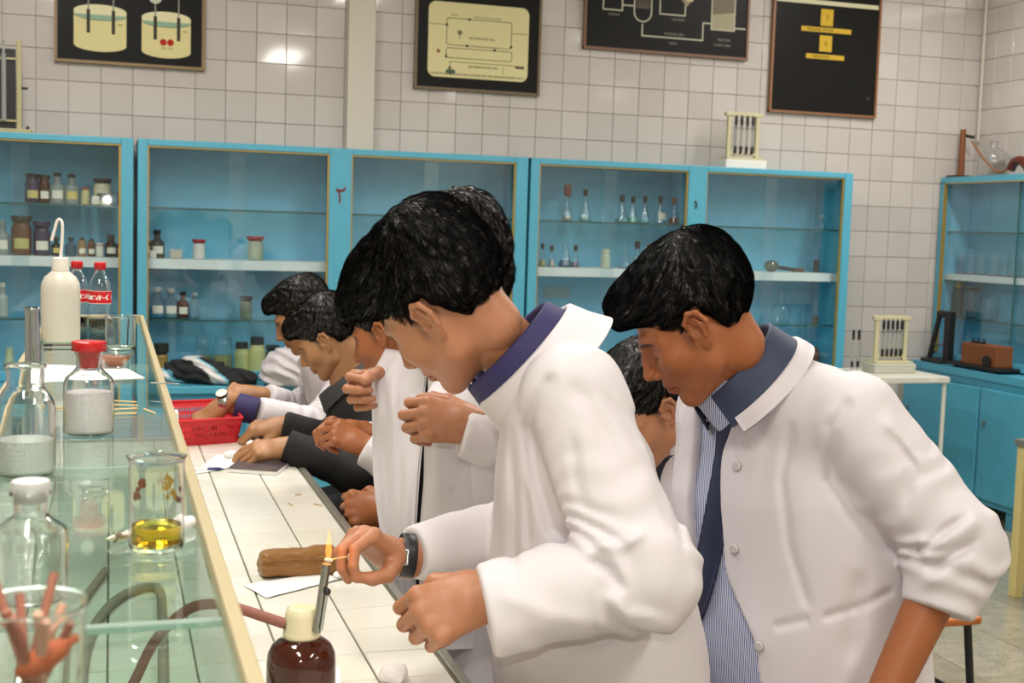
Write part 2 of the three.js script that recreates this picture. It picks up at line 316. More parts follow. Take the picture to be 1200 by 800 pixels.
poster('wide framed black chart with white pipework drawing', 2.412, 3.375, 2.498, 3.15, (c, W, H, k) => {
  const cm = k / 100, X = x => x * cm, Y = y => H - y * cm;
  c.strokeStyle = '#bdb9a4'; c.lineWidth = 9; const line = p => { c.beginPath(); p.forEach(([x, y], i) => i ? c.lineTo(X(x), Y(y)) : c.moveTo(X(x), Y(y))); c.stroke(); };
  line([[9, 40], [9, 20], [20, 20], [20, 40]]); line([[20, 23], [27, 23]]); line([[32, 14], [32, 7.5], [68, 7.5], [68, 17], [73, 17]]); line([[42, 40], [42, 20], [57, 20], [57, 26]]);
  c.beginPath(); c.moveTo(X(27), Y(40)); c.lineTo(X(27), Y(20)); c.arc(X(32), Y(20), X(5), Math.PI, 0, true); c.lineTo(X(37), Y(40)); c.stroke();
  c.fillStyle = '#5a544b'; c.fillRect(X(28), Y(40), X(8), X(18)); c.fillStyle = '#3d2c28'; for (let i = 0; i < 5; i++) c.fillRect(X(28.6 + i * 1.6), Y(40), X(0.5), X(16));
  c.fillStyle = '#9a9274'; c.beginPath(); c.moveTo(X(51), Y(40)); c.lineTo(X(63), Y(40)); c.lineTo(X(62), Y(30)); c.lineTo(X(58), Y(25)); c.lineTo(X(52), Y(31)); c.fill(); c.fillStyle = '#cfc696'; c.fillRect(X(57.5), Y(34), X(4), X(6));
  c.fillStyle = '#77705d'; c.fillRect(X(73), Y(44), X(14), X(30)); c.fillStyle = '#a59e83'; c.beginPath(); c.moveTo(X(73), Y(22)); c.lineTo(X(87), Y(24)); c.lineTo(X(87), Y(14)); c.lineTo(X(73), Y(14)); c.fill(); c.strokeRect(X(73), Y(44), X(14), X(30)); line([[87, 15.5], [94, 15.5]]);
  c.fillStyle = '#a9a594'; c.font = `${X(1.7)}px sans-serif`; c.fillText('VAPOUR', X(12), Y(17)); c.fillText('CRACKING', X(49), Y(17)); c.fillText('RESIDUAL LINE', X(45), Y(9)); c.fillText('VALVE', X(48), Y(4)); c.fillText('FRACTION', X(77), Y(8)); c.fillText('TOWER TANK', X(75), Y(5));
}, 0x7a5339);
poster('framed black chart with yellow labels under a white line', 3.535, 4.214, 2.226, 3.2, (c, W, H, k) => {
  const cm = k / 100, X = x => x * cm, Y = y => H - y * cm;
  c.fillStyle = '#cfcaa8'; c.fillRect(X(0), Y(61.5), X(66), X(2.4));
  c.fillStyle = '#d8d5c8'; c.font = `bold ${X(3.2)}px sans-serif`; c.fillText('CRYSTALLIZATION', X(18), Y(69.5)); c.fillText('SYSTEMS', X(18), Y(64.6));
  c.fillStyle = '#c8a63a'; c.fillRect(X(28.5), Y(57), X(8), X(9.3)); c.fillRect(X(28.5), Y(42.5), X(8), X(9)); c.fillRect(X(16.5), Y(46.8), X(32), X(2.7)); c.fillRect(X(20.3), Y(32), X(24.5), X(2.7));
  c.fillStyle = '#5d4914'; c.font = `${X(4)}px serif`; c.fillText('3', X(31.5), Y(51)); c.fillText('6', X(31.5), Y(36.6)); c.font = `bold ${X(1.9)}px sans-serif`; c.fillText('TRIGONAL SYSTEM', X(20), Y(44.8)); c.fillText('HEXAGONAL', X(24.5), Y(30));
  c.fillStyle = '#77756a'; c.font = `${X(2)}px sans-serif`; c.fillText('45', X(61), Y(8.5));
}, 0x8a5e3b);
solo('wall_print', box(0.4, 0.7, 0.012, 0, 0.35, 0).translate(-0.712, 2.39, ZW + 0.008), mat(0x3a2c50, 0.6), 'purple-edged print cut off by the left side of the picture', 'poster');

// ---------------------------------------------------------------- the tiled bench
const BY = 0.9, BX0 = -0.60, BX1 = 0.462, BZ0 = -3.7, BZ1 = -0.42;
{
  const t = thing('lab_bench', 'long laboratory bench topped with white tiles and a grey edge strip', 'bench', V(0, 0, 0));
  part(t, 'bench_body', span(BX0 + 0.08, BX1 - 0.09, 0.08, BY - 0.05, BZ0 + 0.04, BZ1 - 0.04), mat(0xcfcabd, 0.6));
  part(t, 'plinth', span(BX0 + 0.12, BX1 - 0.13, 0, 0.08, BZ0 + 0.08, BZ1 - 0.08), M.black);
  part(t, 'tile_bed', span(BX0, BX1, BY - 0.05, BY - 0.003, BZ0, BZ1), mat(0x6d6a58, 0.9));
  const strip = mat(0x9b9a90, 0.35, { metalness: 0.6 });
  for (const x of [BX0 - 0.004, BX1 + 0.004]) part(t, 'edge_strip', rbox(0.016, 0.054, BZ1 - BZ0 + 0.02, 0.003, x, BY - 0.0255, (BZ0 + BZ1) / 2), strip);
  for (const z of [BZ0 - 0.004, BZ1 + 0.004]) part(t, 'edge_strip', rbox(BX1 - BX0, 0.054, 0.016, 0.003, (BX0 + BX1) / 2, BY - 0.0255, z), strip);
  const tm = [0xe8e6da, 0xe5e3d6, 0xeae8de, 0xe3e2d3].map(c => mat(c, 0.14)), r = rng(11);
  const xs = [0.454, 0.352]; while (xs.at(-1) > BX0 + 0.13) xs.push(xs.at(-1) - 0.118); xs.push(BX0 + 0.004);
  const full = slab(0.115, 0.107, 0.007, 0.0012).rotateX(-Math.PI / 2), widths = {};
  for (let i = 0; i < xs.length - 1; i++) {
    const w = xs[i] - xs[i + 1] - 0.003, g = Math.abs(w - 0.115) < 0.001 ? full : (widths[i] ??= slab(w, 0.107, 0.007, 0.0012).rotateX(-Math.PI / 2));
    for (let z = -1.7335 - 0.11 * 17; z < BZ1 - 0.03; z += 0.11) {
      const m = part(t, 'tile', g, tm[Math.floor(r() * 4)]);
      m.position.set((xs[i] + xs[i + 1]) / 2, BY - 0.0072 + r() * 0.0006, z); m.rotation.set((r() - 0.5) * 0.004, 0, (r() - 0.5) * 0.004);
    }
  }
}
// ---------------------------------------------------------------- the glass reagent shelf above it
const GY = 1.242, GX0 = -0.155, GX1 = 0.082;
{
  const t = thing('reagent_shelf', 'raised glass shelf in a cream metal frame along the bench', 'shelf', V(0, BY, 0)), c = mat(0xaea07a, 0.45), y = GY - BY;
  for (const x of [GX0, GX1]) part(t, 'side_rail', rbox(0.011, 0.022, 3.19, 0.002, x, y - 0.001, -2.065), c);
  part(t, 'end_rail', rbox(GX1 - GX0, 0.022, 0.011, 0.002, (GX0 + GX1) / 2, y - 0.001, -3.655), c);
  for (const [z0, z1] of [[-3.648, -2.52], [-2.514, -1.484], [-1.478, -0.9], [-0.892, -0.48]]) part(t, 'glass_pane', span(GX0 + 0.006, GX1 - 0.006, y - 0.007, y - 0.001, z0, z1), M.shelfGlass);
  for (const z of [-2.517, -1.481, -0.47]) part(t, 'cross_bar', box(GX1 - GX0, 0.006, 0.01, (GX0 + GX1) / 2, y - 0.0115, z), mat(0xbcc4ba, 0.4));
  for (const x of [GX0, GX1]) for (const z of [-3.64, -0.478]) part(t, 'post', box(0.016, y - 0.012, 0.016, x, (y - 0.012) / 2 + 0.001, z), c);
  for (const [z, k] of [[-1.4775, 0.0015], [-0.8995, 0.0025], [-2.5135, 0.0015]]) part(t, 'pane_edge', box(GX1 - GX0 - 0.013, 0.0066, k, (GX0 + GX1) / 2, y - 0.004, z), M.glassEdge);
  part(t, 'clip', [rbox(0.004, 0.055, 0.035, 0.001, GX1 + 0.0085, y - 0.022, -1.86)], M.whitePaint);
  part(t, 'bent_wire', tube([V(GX1 - 0.02, y + 0.013, -2.12), V(GX1 + 0.005, y + 0.014, -2.11), V(GX1 + 0.025, y + 0.013, -2.1)], 0.0012, 8, 5), M.dullSteel);
}

// ---------------------------------------------------------------- sculpting with distance fields
const smin = (a, b, k) => { const h = Math.max(k - Math.abs(a - b), 0) / k; return Math.min(a, b) - h * h * k * 0.25; };
const smax = (a, b, k) => -smin(-a, -b, k);
const sstep = (a, b, x) => { const t = Math.max(0, Math.min(1, (x - a) / (b - a))); return t * t * (3 - 2 * t); };
const mix = (a, b, t) => a + (b - a) * t;
const ell = (cx, cy, cz, rx, ry, rz) => (x, y, z) => {
  const a = (x - cx) / rx, b = (y - cy) / ry, c = (z - cz) / rz, k0 = Math.sqrt(a * a + b * b + c * c), k1 = Math.sqrt(a * a / (rx * rx) + b * b / (ry * ry) + c * c / (rz * rz));
  return k1 < 1e-9 ? -Math.min(rx, ry, rz) : k0 * (k0 - 1) / k1;
};
const cone = (a, b, r1, r2) => {                    // a bone: tapered capsule between two points
  const bx = b.x - a.x, by = b.y - a.y, bz = b.z - a.z, l2 = bx * bx + by * by + bz * bz || 1e-9;
  return (x, y, z) => {
    const px = x - a.x, py = y - a.y, pz = z - a.z, t = Math.max(0, Math.min(1, (px * bx + py * by + pz * bz) / l2));
    const dx = px - bx * t, dy = py - by * t, dz = pz - bz * t;
    return Math.sqrt(dx * dx + dy * dy + dz * dz) - (r1 + (r2 - r1) * t);
  };
};
const chain = (pts, rs, k = 0.01) => { const f = []; for (let i = 0; i < pts.length - 1; i++) f.push(cone(pts[i], pts[i + 1], rs[i], rs[i + 1])); return (x, y, z) => { let d = f[0](x, y, z); for (let i = 1; i < f.length; i++) d = smin(d, f[i](x, y, z), k); return d; }; };
const blend = (k, ...f) => (x, y, z) => { let d = f[0](x, y, z); for (let i = 1; i < f.length; i++) d = smin(d, f[i](x, y, z), k); return d; };
// a trunk through oval sections: [centre, half width, half depth], S across, F forward
function trunk(sec, S, F, capBottom = 0.01) {
  const n = sec.length - 1, ax = sec[n][0].clone().sub(sec[0][0]).normalize(), o = sec[0][0], hs = sec.map(s => s[0].clone().sub(o).dot(ax));
  return (x, y, z) => {
    const h = (x - o.x) * ax.x + (y - o.y) * ax.y + (z - o.z) * ax.z; let i = 0; while (i < n - 1 && h > hs[i + 1]) i++;
    const c = Math.max(0, Math.min(1, (h - hs[i]) / (hs[i + 1] - hs[i]))), s = c * c * (3 - 2 * c) * 0.6 + c * 0.4, A = sec[i], Bq = sec[i + 1];
    const qx = x - mix(A[0].x, Bq[0].x, s), qy = y - mix(A[0].y, Bq[0].y, s), qz = z - mix(A[0].z, Bq[0].z, s);
    const rx = mix(A[1], Bq[1], s), rz = mix(A[2], Bq[2], s);
    const u = Math.abs(qx * S.x + qy * S.y + qz * S.z) / rx, v = Math.abs(qx * F.x + qy * F.y + qz * F.z) / rz, k = Math.pow(Math.pow(u, 2.3) + Math.pow(v, 2.3), 1 / 2.3);
    let e = (k - 1) * Math.min(rx, rz) * (0.6 + 0.4 * Math.min(1, k));
    if (h > hs[n]) { const over = h - hs[n]; e = Math.sqrt(Math.max(e, 0) ** 2 + over * over); }
    return smax(e, -h, capBottom);
  };
}
// naive surface nets over the sparse blocks near the surface; normals from the field
function sculpt(f, lo, hi, cell, colour) {
  const nx = Math.ceil((hi.x - lo.x) / cell) + 1, ny = Math.ceil((hi.y - lo.y) / cell) + 1, nz_ = Math.ceil((hi.z - lo.z) / cell) + 1, B = 6;
  const val = new Float32Array(nx * ny * nz_), live = [], R = B * cell * 0.87 * 1.35 + 0.012;
  for (let bk = 0; bk < nz_; bk += B) for (let bj = 0; bj < ny; bj += B) for (let bi = 0; bi < nx; bi += B) {
    const c = f(lo.x + (bi + (B - 1) / 2) * cell, lo.y + (bj + (B - 1) / 2) * cell, lo.z + (bk + (B - 1) / 2) * cell), on = Math.abs(c) < R;
    if (on) live.push(bi, bj, bk);
    for (let k = bk; k < Math.min(bk + B, nz_); k++) for (let j = bj; j < Math.min(bj + B, ny); j++) for (let i = bi; i < Math.min(bi + B, nx); i++)
      val[(k * ny + j) * nx + i] = on ? f(lo.x + i * cell, lo.y + j * cell, lo.z + k * cell) : c;
  }
  const id = new Map(), P = [], idx = [], sx = 1, sy = nx, sz = nx * ny;
  for (let q = 0; q < live.length; q += 3) for (let k = live[q + 2] - 1; k < Math.min(live[q + 2] + B, nz_ - 1); k++) for (let j = live[q + 1] - 1; j < Math.min(live[q + 1] + B, ny - 1); j++) for (let i = live[q] - 1; i < Math.min(live[q] + B, nx - 1); i++) {
    if (i < 0 || j < 0 || k < 0) continue;
    const o = (k * ny + j) * nx + i; if (id.has(o)) continue;
    let m = 0; for (let c = 0; c < 8; c++) if (val[o + (c & 1) * sx + ((c >> 1) & 1) * sy + (c >> 2) * sz] < 0) m |= 1 << c;
    if (m === 0 || m === 255) continue;
    let X = 0, Y = 0, Z = 0, n = 0;
    for (let e = 0; e < 12; e++) {
      const ax = e >> 2, r = e & 3, a = ax === 0 ? (r << 1) : ax === 1 ? ((r & 1) | ((r >> 1) << 2)) : r, b = a | (1 << ax);
      if (((m >> a) & 1) === ((m >> b) & 1)) continue;
      const va = val[o + (a & 1) * sx + ((a >> 1) & 1) * sy + (a >> 2) * sz], vb = val[o + (b & 1) * sx + ((b >> 1) & 1) * sy + (b >> 2) * sz], t = va / (va - vb);
      X += (a & 1) + (ax === 0 ? t : 0); Y += ((a >> 1) & 1) + (ax === 1 ? t : 0); Z += (a >> 2) + (ax === 2 ? t : 0); n++;
    }
    id.set(o, P.length / 3); P.push(lo.x + (i + X / n) * cell, lo.y + (j + Y / n) * cell, lo.z + (k + Z / n) * cell);
  }
  for (const [o] of id) {
    const st = [sx, sy, sz];
    for (let ax = 0; ax < 3; ax++) {
      const neg = val[o] < 0, neg2 = val[o + st[ax]] < 0; if (neg === neg2) continue;
      const u = st[(ax + 1) % 3], v = st[(ax + 2) % 3], a = id.get(o), b = id.get(o - u), c = id.get(o - u - v), d = id.get(o - v);
      if (b === undefined || c === undefined || d === undefined) continue;
      if (neg) idx.push(a, b, c, a, c, d); else idx.push(a, c, b, a, d, c);
    }
  }
  const N = new Float32Array(P.length), uv = new Float32Array(P.length / 3 * 2), h = cell * 0.5, C = colour ? new Float32Array(P.length) : null;
  for (let i = 0; i < P.length; i += 3) {
    const x = P[i], y = P[i + 1], z = P[i + 2];
    let a = f(x + h, y, z) - f(x - h, y, z), b = f(x, y + h, z) - f(x, y - h, z), c = f(x, y, z + h) - f(x, y, z - h); const l = Math.hypot(a, b, c) || 1;
    N[i] = a / l; N[i + 1] = b / l; N[i + 2] = c / l; uv[i / 3 * 2] = (x + z * 0.7) * 4; uv[i / 3 * 2 + 1] = (y + z * 0.3) * 4;
    if (C) { const k = colour(x, y, z); C[i] = k[0]; C[i + 1] = k[1]; C[i + 2] = k[2]; }
  }
  const g = new THREE.BufferGeometry();
  g.setAttribute('position', new THREE.Float32BufferAttribute(P, 3)); g.setAttribute('normal', new THREE.BufferAttribute(N, 3)); g.setAttribute('uv', new THREE.BufferAttribute(uv, 2));
  if (C) g.setAttribute('color', new THREE.BufferAttribute(C, 3)); g.setIndex(idx); return g;
}
function joinColoured(list) {                       // merges indexed skin pieces, keeping their vertex colours
  for (const g of list) if (!g.attributes.color) { const c = new Float32Array(g.attributes.position.count * 3).fill(1); g.setAttribute('color', new THREE.BufferAttribute(c, 3)); }
  return mergeGeometries(list);
}
const frame = (pos, Xv, Yv, Zv, s = 1) => new THREE.Matrix4().makeBasis(Xv, Yv, Zv).scale(V(s, s, s)).setPosition(pos);

// ---------------------------------------------------------------- head, ears, hair, hands
// head: its own axes, face towards +z, crown +y, ears at +-x
const headField = (() => {
  const S = (f) => (x, y, z) => f(Math.abs(x), y, z);
  const skull = ell(0, 0.035, -0.012, 0.073, 0.086, 0.094), face = ell(0, -0.03, 0.03, 0.059, 0.082, 0.063);
  const jaw = chain([V(0.052, -0.02, -0.005), V(0.05, -0.058, 0.008), V(0.014, -0.1, 0.066)], [0.018, 0.019, 0.016], 0.02);
  const chin = ell(0, -0.1, 0.076, 0.02, 0.016, 0.014), brow = chain([V(0.008, 0.022, 0.086), V(0.032, 0.026, 0.079), V(0.052, 0.018, 0.06)], [0.009, 0.009, 0.008]);
  const cheek = ell(0.043, -0.022, 0.058, 0.024, 0.022, 0.024), nose = chain([V(0, 0.018, 0.09), V(0, -0.008, 0.102), V(0, -0.031, 0.114)], [0.0075, 0.0085, 0.0105], 0.008);
  const wing = ell(0.0125, -0.037, 0.1, 0.008, 0.0075, 0.011), under = ell(0, -0.052, 0.085, 0.024, 0.018, 0.012);
  const lipU = chain([V(0, -0.0605, 0.0985), V(0.012, -0.0605, 0.0945), V(0.025, -0.0655, 0.082)], [0.0062, 0.0058, 0.003], 0.006);
  const lipL = chain([V(0, -0.072, 0.096), V(0.011, -0.0715, 0.0925), V(0.023, -0.067, 0.082)], [0.0072, 0.0065, 0.003], 0.006);
  const socket = ell(0.033, 0.003, 0.092, 0.02, 0.0135, 0.018), lid = ell(0.032, 0.0, 0.0715, 0.0165, 0.0125, 0.0135), mouth = chain([V(0, -0.0662, 0.104), V(0.014, -0.0662, 0.097), V(0.027, -0.068, 0.083)], [0.002, 0.0018, 0.0012], 0.004);
  const neck = cone(V(0, -0.03, -0.03), V(0, -0.08, -0.038), 0.046, 0.04), nape = cone(V(0, 0.0, -0.055), V(0, -0.07, -0.055), 0.036, 0.032), adam = ell(0, -0.115, 0.0, 0.014, 0.02, 0.014);
  const helix = chain([V(0.072, 0.006, 0.006), V(0.0775, 0.022, 0.01), V(0.084, 0.035, -0.004), V(0.0895, 0.03, -0.018), V(0.0905, 0.01, -0.0245), V(0.086, -0.01, -0.019), V(0.08, -0.024, -0.008)], [0.004, 0.0042, 0.0045, 0.0046, 0.0044, 0.004, 0.0055], 0.003);
  const anti = chain([V(0.083, 0.024, -0.008), V(0.086, 0.008, -0.0145), V(0.083, -0.01, -0.011), V(0.0785, -0.014, -0.001)], [0.003, 0.0042, 0.0038, 0.0034], 0.003);
  const lobe = ell(0.0765, -0.027, -0.003, 0.0055, 0.0085, 0.0075), tragus = ell(0.0755, -0.004, 0.008, 0.0045, 0.0065, 0.004), plate = chain([V(0.074, 0.022, -0.006), V(0.076, 0.004, -0.012), V(0.073, -0.014, -0.005)], [0.0085, 0.009, 0.008], 0.01);
  const hole = ell(0.083, 0.0, -0.002, 0.008, 0.0105, 0.0072);
  return S((x, y, z) => {
    let d = smin(skull(x, y, z), face(x, y, z), 0.045);
    d = smin(d, jaw(x, y, z), 0.03); d = smin(d, chin(x, y, z), 0.022); d = smin(d, brow(x, y, z), 0.014); d = smin(d, cheek(x, y, z), 0.03); d = smin(d, under(x, y, z), 0.02);
    d = smax(d, -socket(x, y, z), 0.016); d = smin(d, lid(x, y, z), 0.005);
    d = smin(d, nose(x, y, z), 0.014); d = smin(d, wing(x, y, z), 0.006); d = smin(d, lipU(x, y, z), 0.008); d = smin(d, lipL(x, y, z), 0.008); d = smax(d, -mouth(x, y, z), 0.003);
    d = smin(d, neck(x, y, z), 0.022); d = smin(d, nape(x, y, z), 0.02); d = smin(d, adam(x, y, z), 0.02);
    let e = smin(plate(x, y, z), helix(x, y, z), 0.004); e = smax(e, -hole(x, y, z), 0.004); e = smin(e, anti(x, y, z), 0.003); e = smin(e, lobe(x, y, z), 0.006); e = smin(e, tragus(x, y, z), 0.004);
    return smin(d, e, 0.006);
  });
})();
const headColour = (x, y, z) => {                   // brows, lips, lashes, shaved beard: dye on the skin, linear factors
  const ax = Math.abs(x); let c = [1, 1, 1];
  const put = (k, t) => { c = c.map((v, i) => mix(v, t[i], k)); };
  if (z > 0.04) {
    const by = 0.0245 + (ax < 0.034 ? (ax - 0.034) * 0.06 : (ax - 0.034) * -0.35), bw = mix(0.0055, 0.003, sstep(0.03, 0.055, ax));
    put(sstep(bw + 0.0015, bw - 0.001, Math.abs(y - by)) * sstep(0.009, 0.013, ax) * sstep(0.058, 0.05, ax) * 0.92, [0.07, 0.05, 0.05]);
    put(sstep(0.0026, 0.001, Math.abs(y + 0.0085 - Math.abs(ax - 0.032) * 0.12)) * sstep(0.018, 0.021, ax) * sstep(0.05, 0.045, ax) * 0.95, [0.04, 0.03, 0.03]);
    put(sstep(0.03, 0.022, ax) * sstep(-0.0555, -0.058, y) * sstep(-0.0795, -0.0765, y) * 0.55 * sstep(0.078, 0.084, z), [0.72, 0.42, 0.42]);
    put(sstep(0.03, 0.016, ax) * sstep(-0.043, -0.047, y) * sstep(-0.058, -0.054, y) * 0.22, [0.45, 0.42, 0.42]);
  }
  if (ax > 0.06 && z > 0.012 && z < 0.03) put(sstep(-0.04, -0.005, y) * sstep(0.03, 0.02, z) * 0.5, [0.2, 0.18, 0.18]);
  return c;
};
const HEAD = sculpt(headField, V(-0.1, -0.19, -0.125), V(0.1, 0.135, 0.135), 0.0025, headColour);

const lerpTable = (t, x) => { if (x <= t[0][0]) return t[0][1]; for (let i = 1; i < t.length; i++) if (x <= t[i][0]) { const k = (x - t[i - 1][0]) / (t[i][0] - t[i - 1][0]); return mix(t[i - 1][1], t[i][1], k * k * (3 - 2 * k)); } return t.at(-1)[1]; };
// hair: lumps around the skull, cut along a hairline (height by distance forward), then single strands laid over it
function makeHair(style, strands, seed) {
  const { lumps, line, noise = 0.004, swirl = V(0, 0.13, -0.06), forward = 0.5, length = 0.03, lift = 0.2 } = style;
  const fs = lumps.map(l => ell(...l)), rr = rng(seed);
  const f = (x, y, z) => {
    let d = fs[0](x, y, z); for (let i = 1; i < fs.length; i++) d = smin(d, fs[i](x, y, z), 0.03);
    if (d < 0.03 && d > -0.03) d -= noise * (nz(x * 60 + seed, y * 60, z * 60) + 0.6 * nz(x * 130, y * 130 + seed, z * 130));
    return smax(d, lerpTable(line, z) + 0.004 * nz(z * 150 + seed, x * 150, 0) - y, 0.012);
  };
  const g = sculpt(f, V(-0.12, -0.12, -0.15), V(0.12, 0.2, 0.17), 0.004);
  const P = g.attributes.position, N = g.attributes.normal, ix = g.index, pos = [], nor = [], n = P.count;
  const a = V(), nn = V(), flow = V(), side = V(), q = V(), prev = V();
  const grad = (p, o) => { const h = 0.003; return o.set(f(p.x + h, p.y, p.z) - f(p.x - h, p.y, p.z), f(p.x, p.y + h, p.z) - f(p.x, p.y - h, p.z), f(p.x, p.y, p.z + h) - f(p.x, p.y, p.z - h)).normalize(); };
  for (let s = 0; s < strands; s++) {
    const v = Math.floor(rr() * n); a.fromBufferAttribute(P, v).addScaledVector(V(rr() - 0.5, rr() - 0.5, rr() - 0.5), 0.006);
    const pts = [], steps = 3, L = length * (0.6 + 0.8 * rr()), jit = V(rr() - 0.5, rr() - 0.5, rr() - 0.5).multiplyScalar(0.9);
    q.copy(a);
    for (let k = 0; k <= steps; k++) {
      grad(q, nn); q.addScaledVector(nn, -f(q.x, q.y, q.z) + 0.0004 + lift * 0.01 * (k / steps) * (0.3 + rr() * 0.5)); pts.push(q.clone());
      flow.copy(q).sub(swirl).normalize(); flow.z += forward * sstep(-0.02, 0.08, q.z + 0.04) ; flow.y -= 0.35 * sstep(0.09, 0.02, q.y); flow.add(jit.clone().multiplyScalar(0.45));
      flow.addScaledVector(nn, -flow.dot(nn)).normalize(); q.addScaledVector(flow, L / steps);
    }
    const r0 = 0.00034 + rr() * 0.0003, ring = [];
    for (let k = 0; k <= steps; k++) {
      const t = pts[Math.min(k + 1, steps)].clone().sub(pts[Math.max(k - 1, 0)]).normalize(); grad(pts[k], nn); side.crossVectors(t, nn).normalize(); const up = nn.clone(), r = r0 * (1 - (k / steps) * 0.85);
      ring.push([0, 1, 2].map(m => { const an = m * 2.094 + 1.57; const o = side.clone().multiplyScalar(Math.cos(an)).addScaledVector(up, Math.sin(an)); return [pts[k].clone().addScaledVector(o, r), o]; }));
    }
    for (let k = 0; k < steps; k++) for (let m = 0; m < 3; m++) {
      const A = ring[k][m], Bq = ring[k][(m + 1) % 3], C = ring[k + 1][(m + 1) % 3], D = ring[k + 1][m];
      for (const w of [A, Bq, C, A, C, D]) { pos.push(w[0].x, w[0].y, w[0].z); nor.push(w[1].x, w[1].y, w[1].z); }
    }
  }
  const sg = new THREE.BufferGeometry(); sg.setAttribute('position', new THREE.Float32BufferAttribute(pos, 3)); sg.setAttribute('normal', new THREE.Float32BufferAttribute(nor, 3));
  return strands ? mergeGeometries([plain(g), plain(sg)]) : g;
}
// hand: origin at the wrist, fingers towards +y, back of the hand +z, thumb on the +x side
// curl: [thumb, index, middle, ring, little], each the bends of its three joints; spread in radians
function makeHand(curl, { thumb = [0.7, 0.2, 0.35], spread = 0.08, cell = 0.003, pinch = false } = {}) {
  const base = [[0.03, 0.092], [0.0095, 0.097], [-0.011, 0.093], [-0.0295, 0.085]], len = [[0.043, 0.026, 0.021], [0.048, 0.03, 0.022], [0.044, 0.028, 0.021], [0.034, 0.021, 0.018]], rad = [[0.0105, 0.0092, 0.0084, 0.0072], [0.0108, 0.0094, 0.0085, 0.0074], [0.0102, 0.009, 0.0082, 0.007], [0.009, 0.008, 0.0073, 0.0062]];
  const f = [], ends = [];
  for (let k = 0; k < 4; k++) {
    let p = V(base[k][0], base[k][1], -0.002), ang = 0; const pts = [p.clone()], sp = (1.5 - k) * spread;
    for (let j = 0; j < 3; j++) { ang += curl[k + 1][j]; p = p.clone().add(V(Math.sin(sp) * Math.cos(ang), Math.cos(sp) * Math.cos(ang), -Math.sin(ang)).multiplyScalar(len[k][j])); pts.push(p); }
    f.push(chain(pts, rad[k], 0.003)); ends.push(pts);
  }
  // thumb: leaves the side of the palm near its base; [outwards, towards the palm, bend]
  let p = V(0.022, 0.022, -0.012), d = V(Math.sin(thumb[0]), Math.cos(thumb[0]) * Math.cos(thumb[1]), -Math.cos(thumb[0]) * Math.sin(thumb[1])), T = [p.clone()];
  for (const [l, b] of [[0.045, curl[0][0]], [0.034, curl[0][1]], [0.026, curl[0][2]]]) { p = p.clone().addScaledVector(d, l); T.push(p); d = d.clone().applyAxisAngle(V(0.25, 0.35, 0.9).normalize(), b).applyAxisAngle(V(1, 0, 0), -thumb[2] * b).normalize(); }
  if (pinch) {                                     // the thumb reaches for the tip of the index finger
    const b = T[0], e = ends[0][3].clone().add(V(-0.004, -0.002, 0.004)), bow = V(0.5, -0.2, -0.35);
    T = [b, ...[0.42, 0.74, 1].map(k => b.clone().lerp(e, k).addScaledVector(bow, 0.035 * Math.sin(Math.PI * k * 0.96)))];
  }
  const th = chain(T, [0.0165, 0.0125, 0.0108, 0.0085], 0.006);
  const palm = blend(0.022, cone(V(0.022, 0.03, -0.006), V(0.028, 0.088, -0.003), 0.0145, 0.0125), cone(V(0.008, 0.03, -0.004), V(0.0095, 0.09, -0.002), 0.0145, 0.0128), cone(V(-0.006, 0.028, -0.004), V(-0.01, 0.088, -0.003), 0.014, 0.0122), cone(V(-0.018, 0.024, -0.006), V(-0.028, 0.08, -0.005), 0.0145, 0.0115), cone(V(0, -0.02, -0.002), V(0, 0.03, -0.003), 0.0235, 0.0225));
  const knuck = base.map((b, k) => ell(b[0], b[1] - 0.002, 0.006, 0.008, 0.01, 0.006));
  const wrist = cone(V(0, -0.028, 0), V(0, 0.0, -0.001), 0.0245, 0.0235);
  const field = (x, y, z) => {
    let e = palm(x, y, z); e = smin(e, wrist(x, y, z * 1.15), 0.02);
    for (const k of knuck) e = smin(e, k(x, y, z), 0.008);
    let g = f[0](x, y, z); for (let i = 1; i < 4; i++) g = smin(g, f[i](x, y, z), 0.0022);
    return smin(smin(e, g, 0.007), th(x, y, z), 0.008);
  };
  let lo = V(-0.06, -0.075, -0.04), hi = V(0.06, 0.12, 0.03);
  for (const q of [...ends.flat(), ...T]) { lo.min(q.clone().addScalar(-0.02)); hi.max(q.clone().addScalar(0.02)); }
  return sculpt(field, lo, hi, cell);
}
function handMatrix(wrist, D, N, left, s = 1) {        // D towards the fingers, N out of the back of the hand
  const y = D.clone().normalize(), z = N.clone().addScaledVector(y, -N.dot(y)).normalize(), t = V().crossVectors(z, y); if (left) t.negate();
  return new THREE.Matrix4().makeBasis(t, y, z).scale(V(s, s, s)).setPosition(wrist);
}
function placed(g, m) { const o = g.clone().applyMatrix4(m); if (m.determinant() < 0 && o.index) { const a = o.index.array; for (let i = 0; i < a.length; i += 3) { const t = a[i]; a[i] = a[i + 1]; a[i + 1] = t; } } return o; }
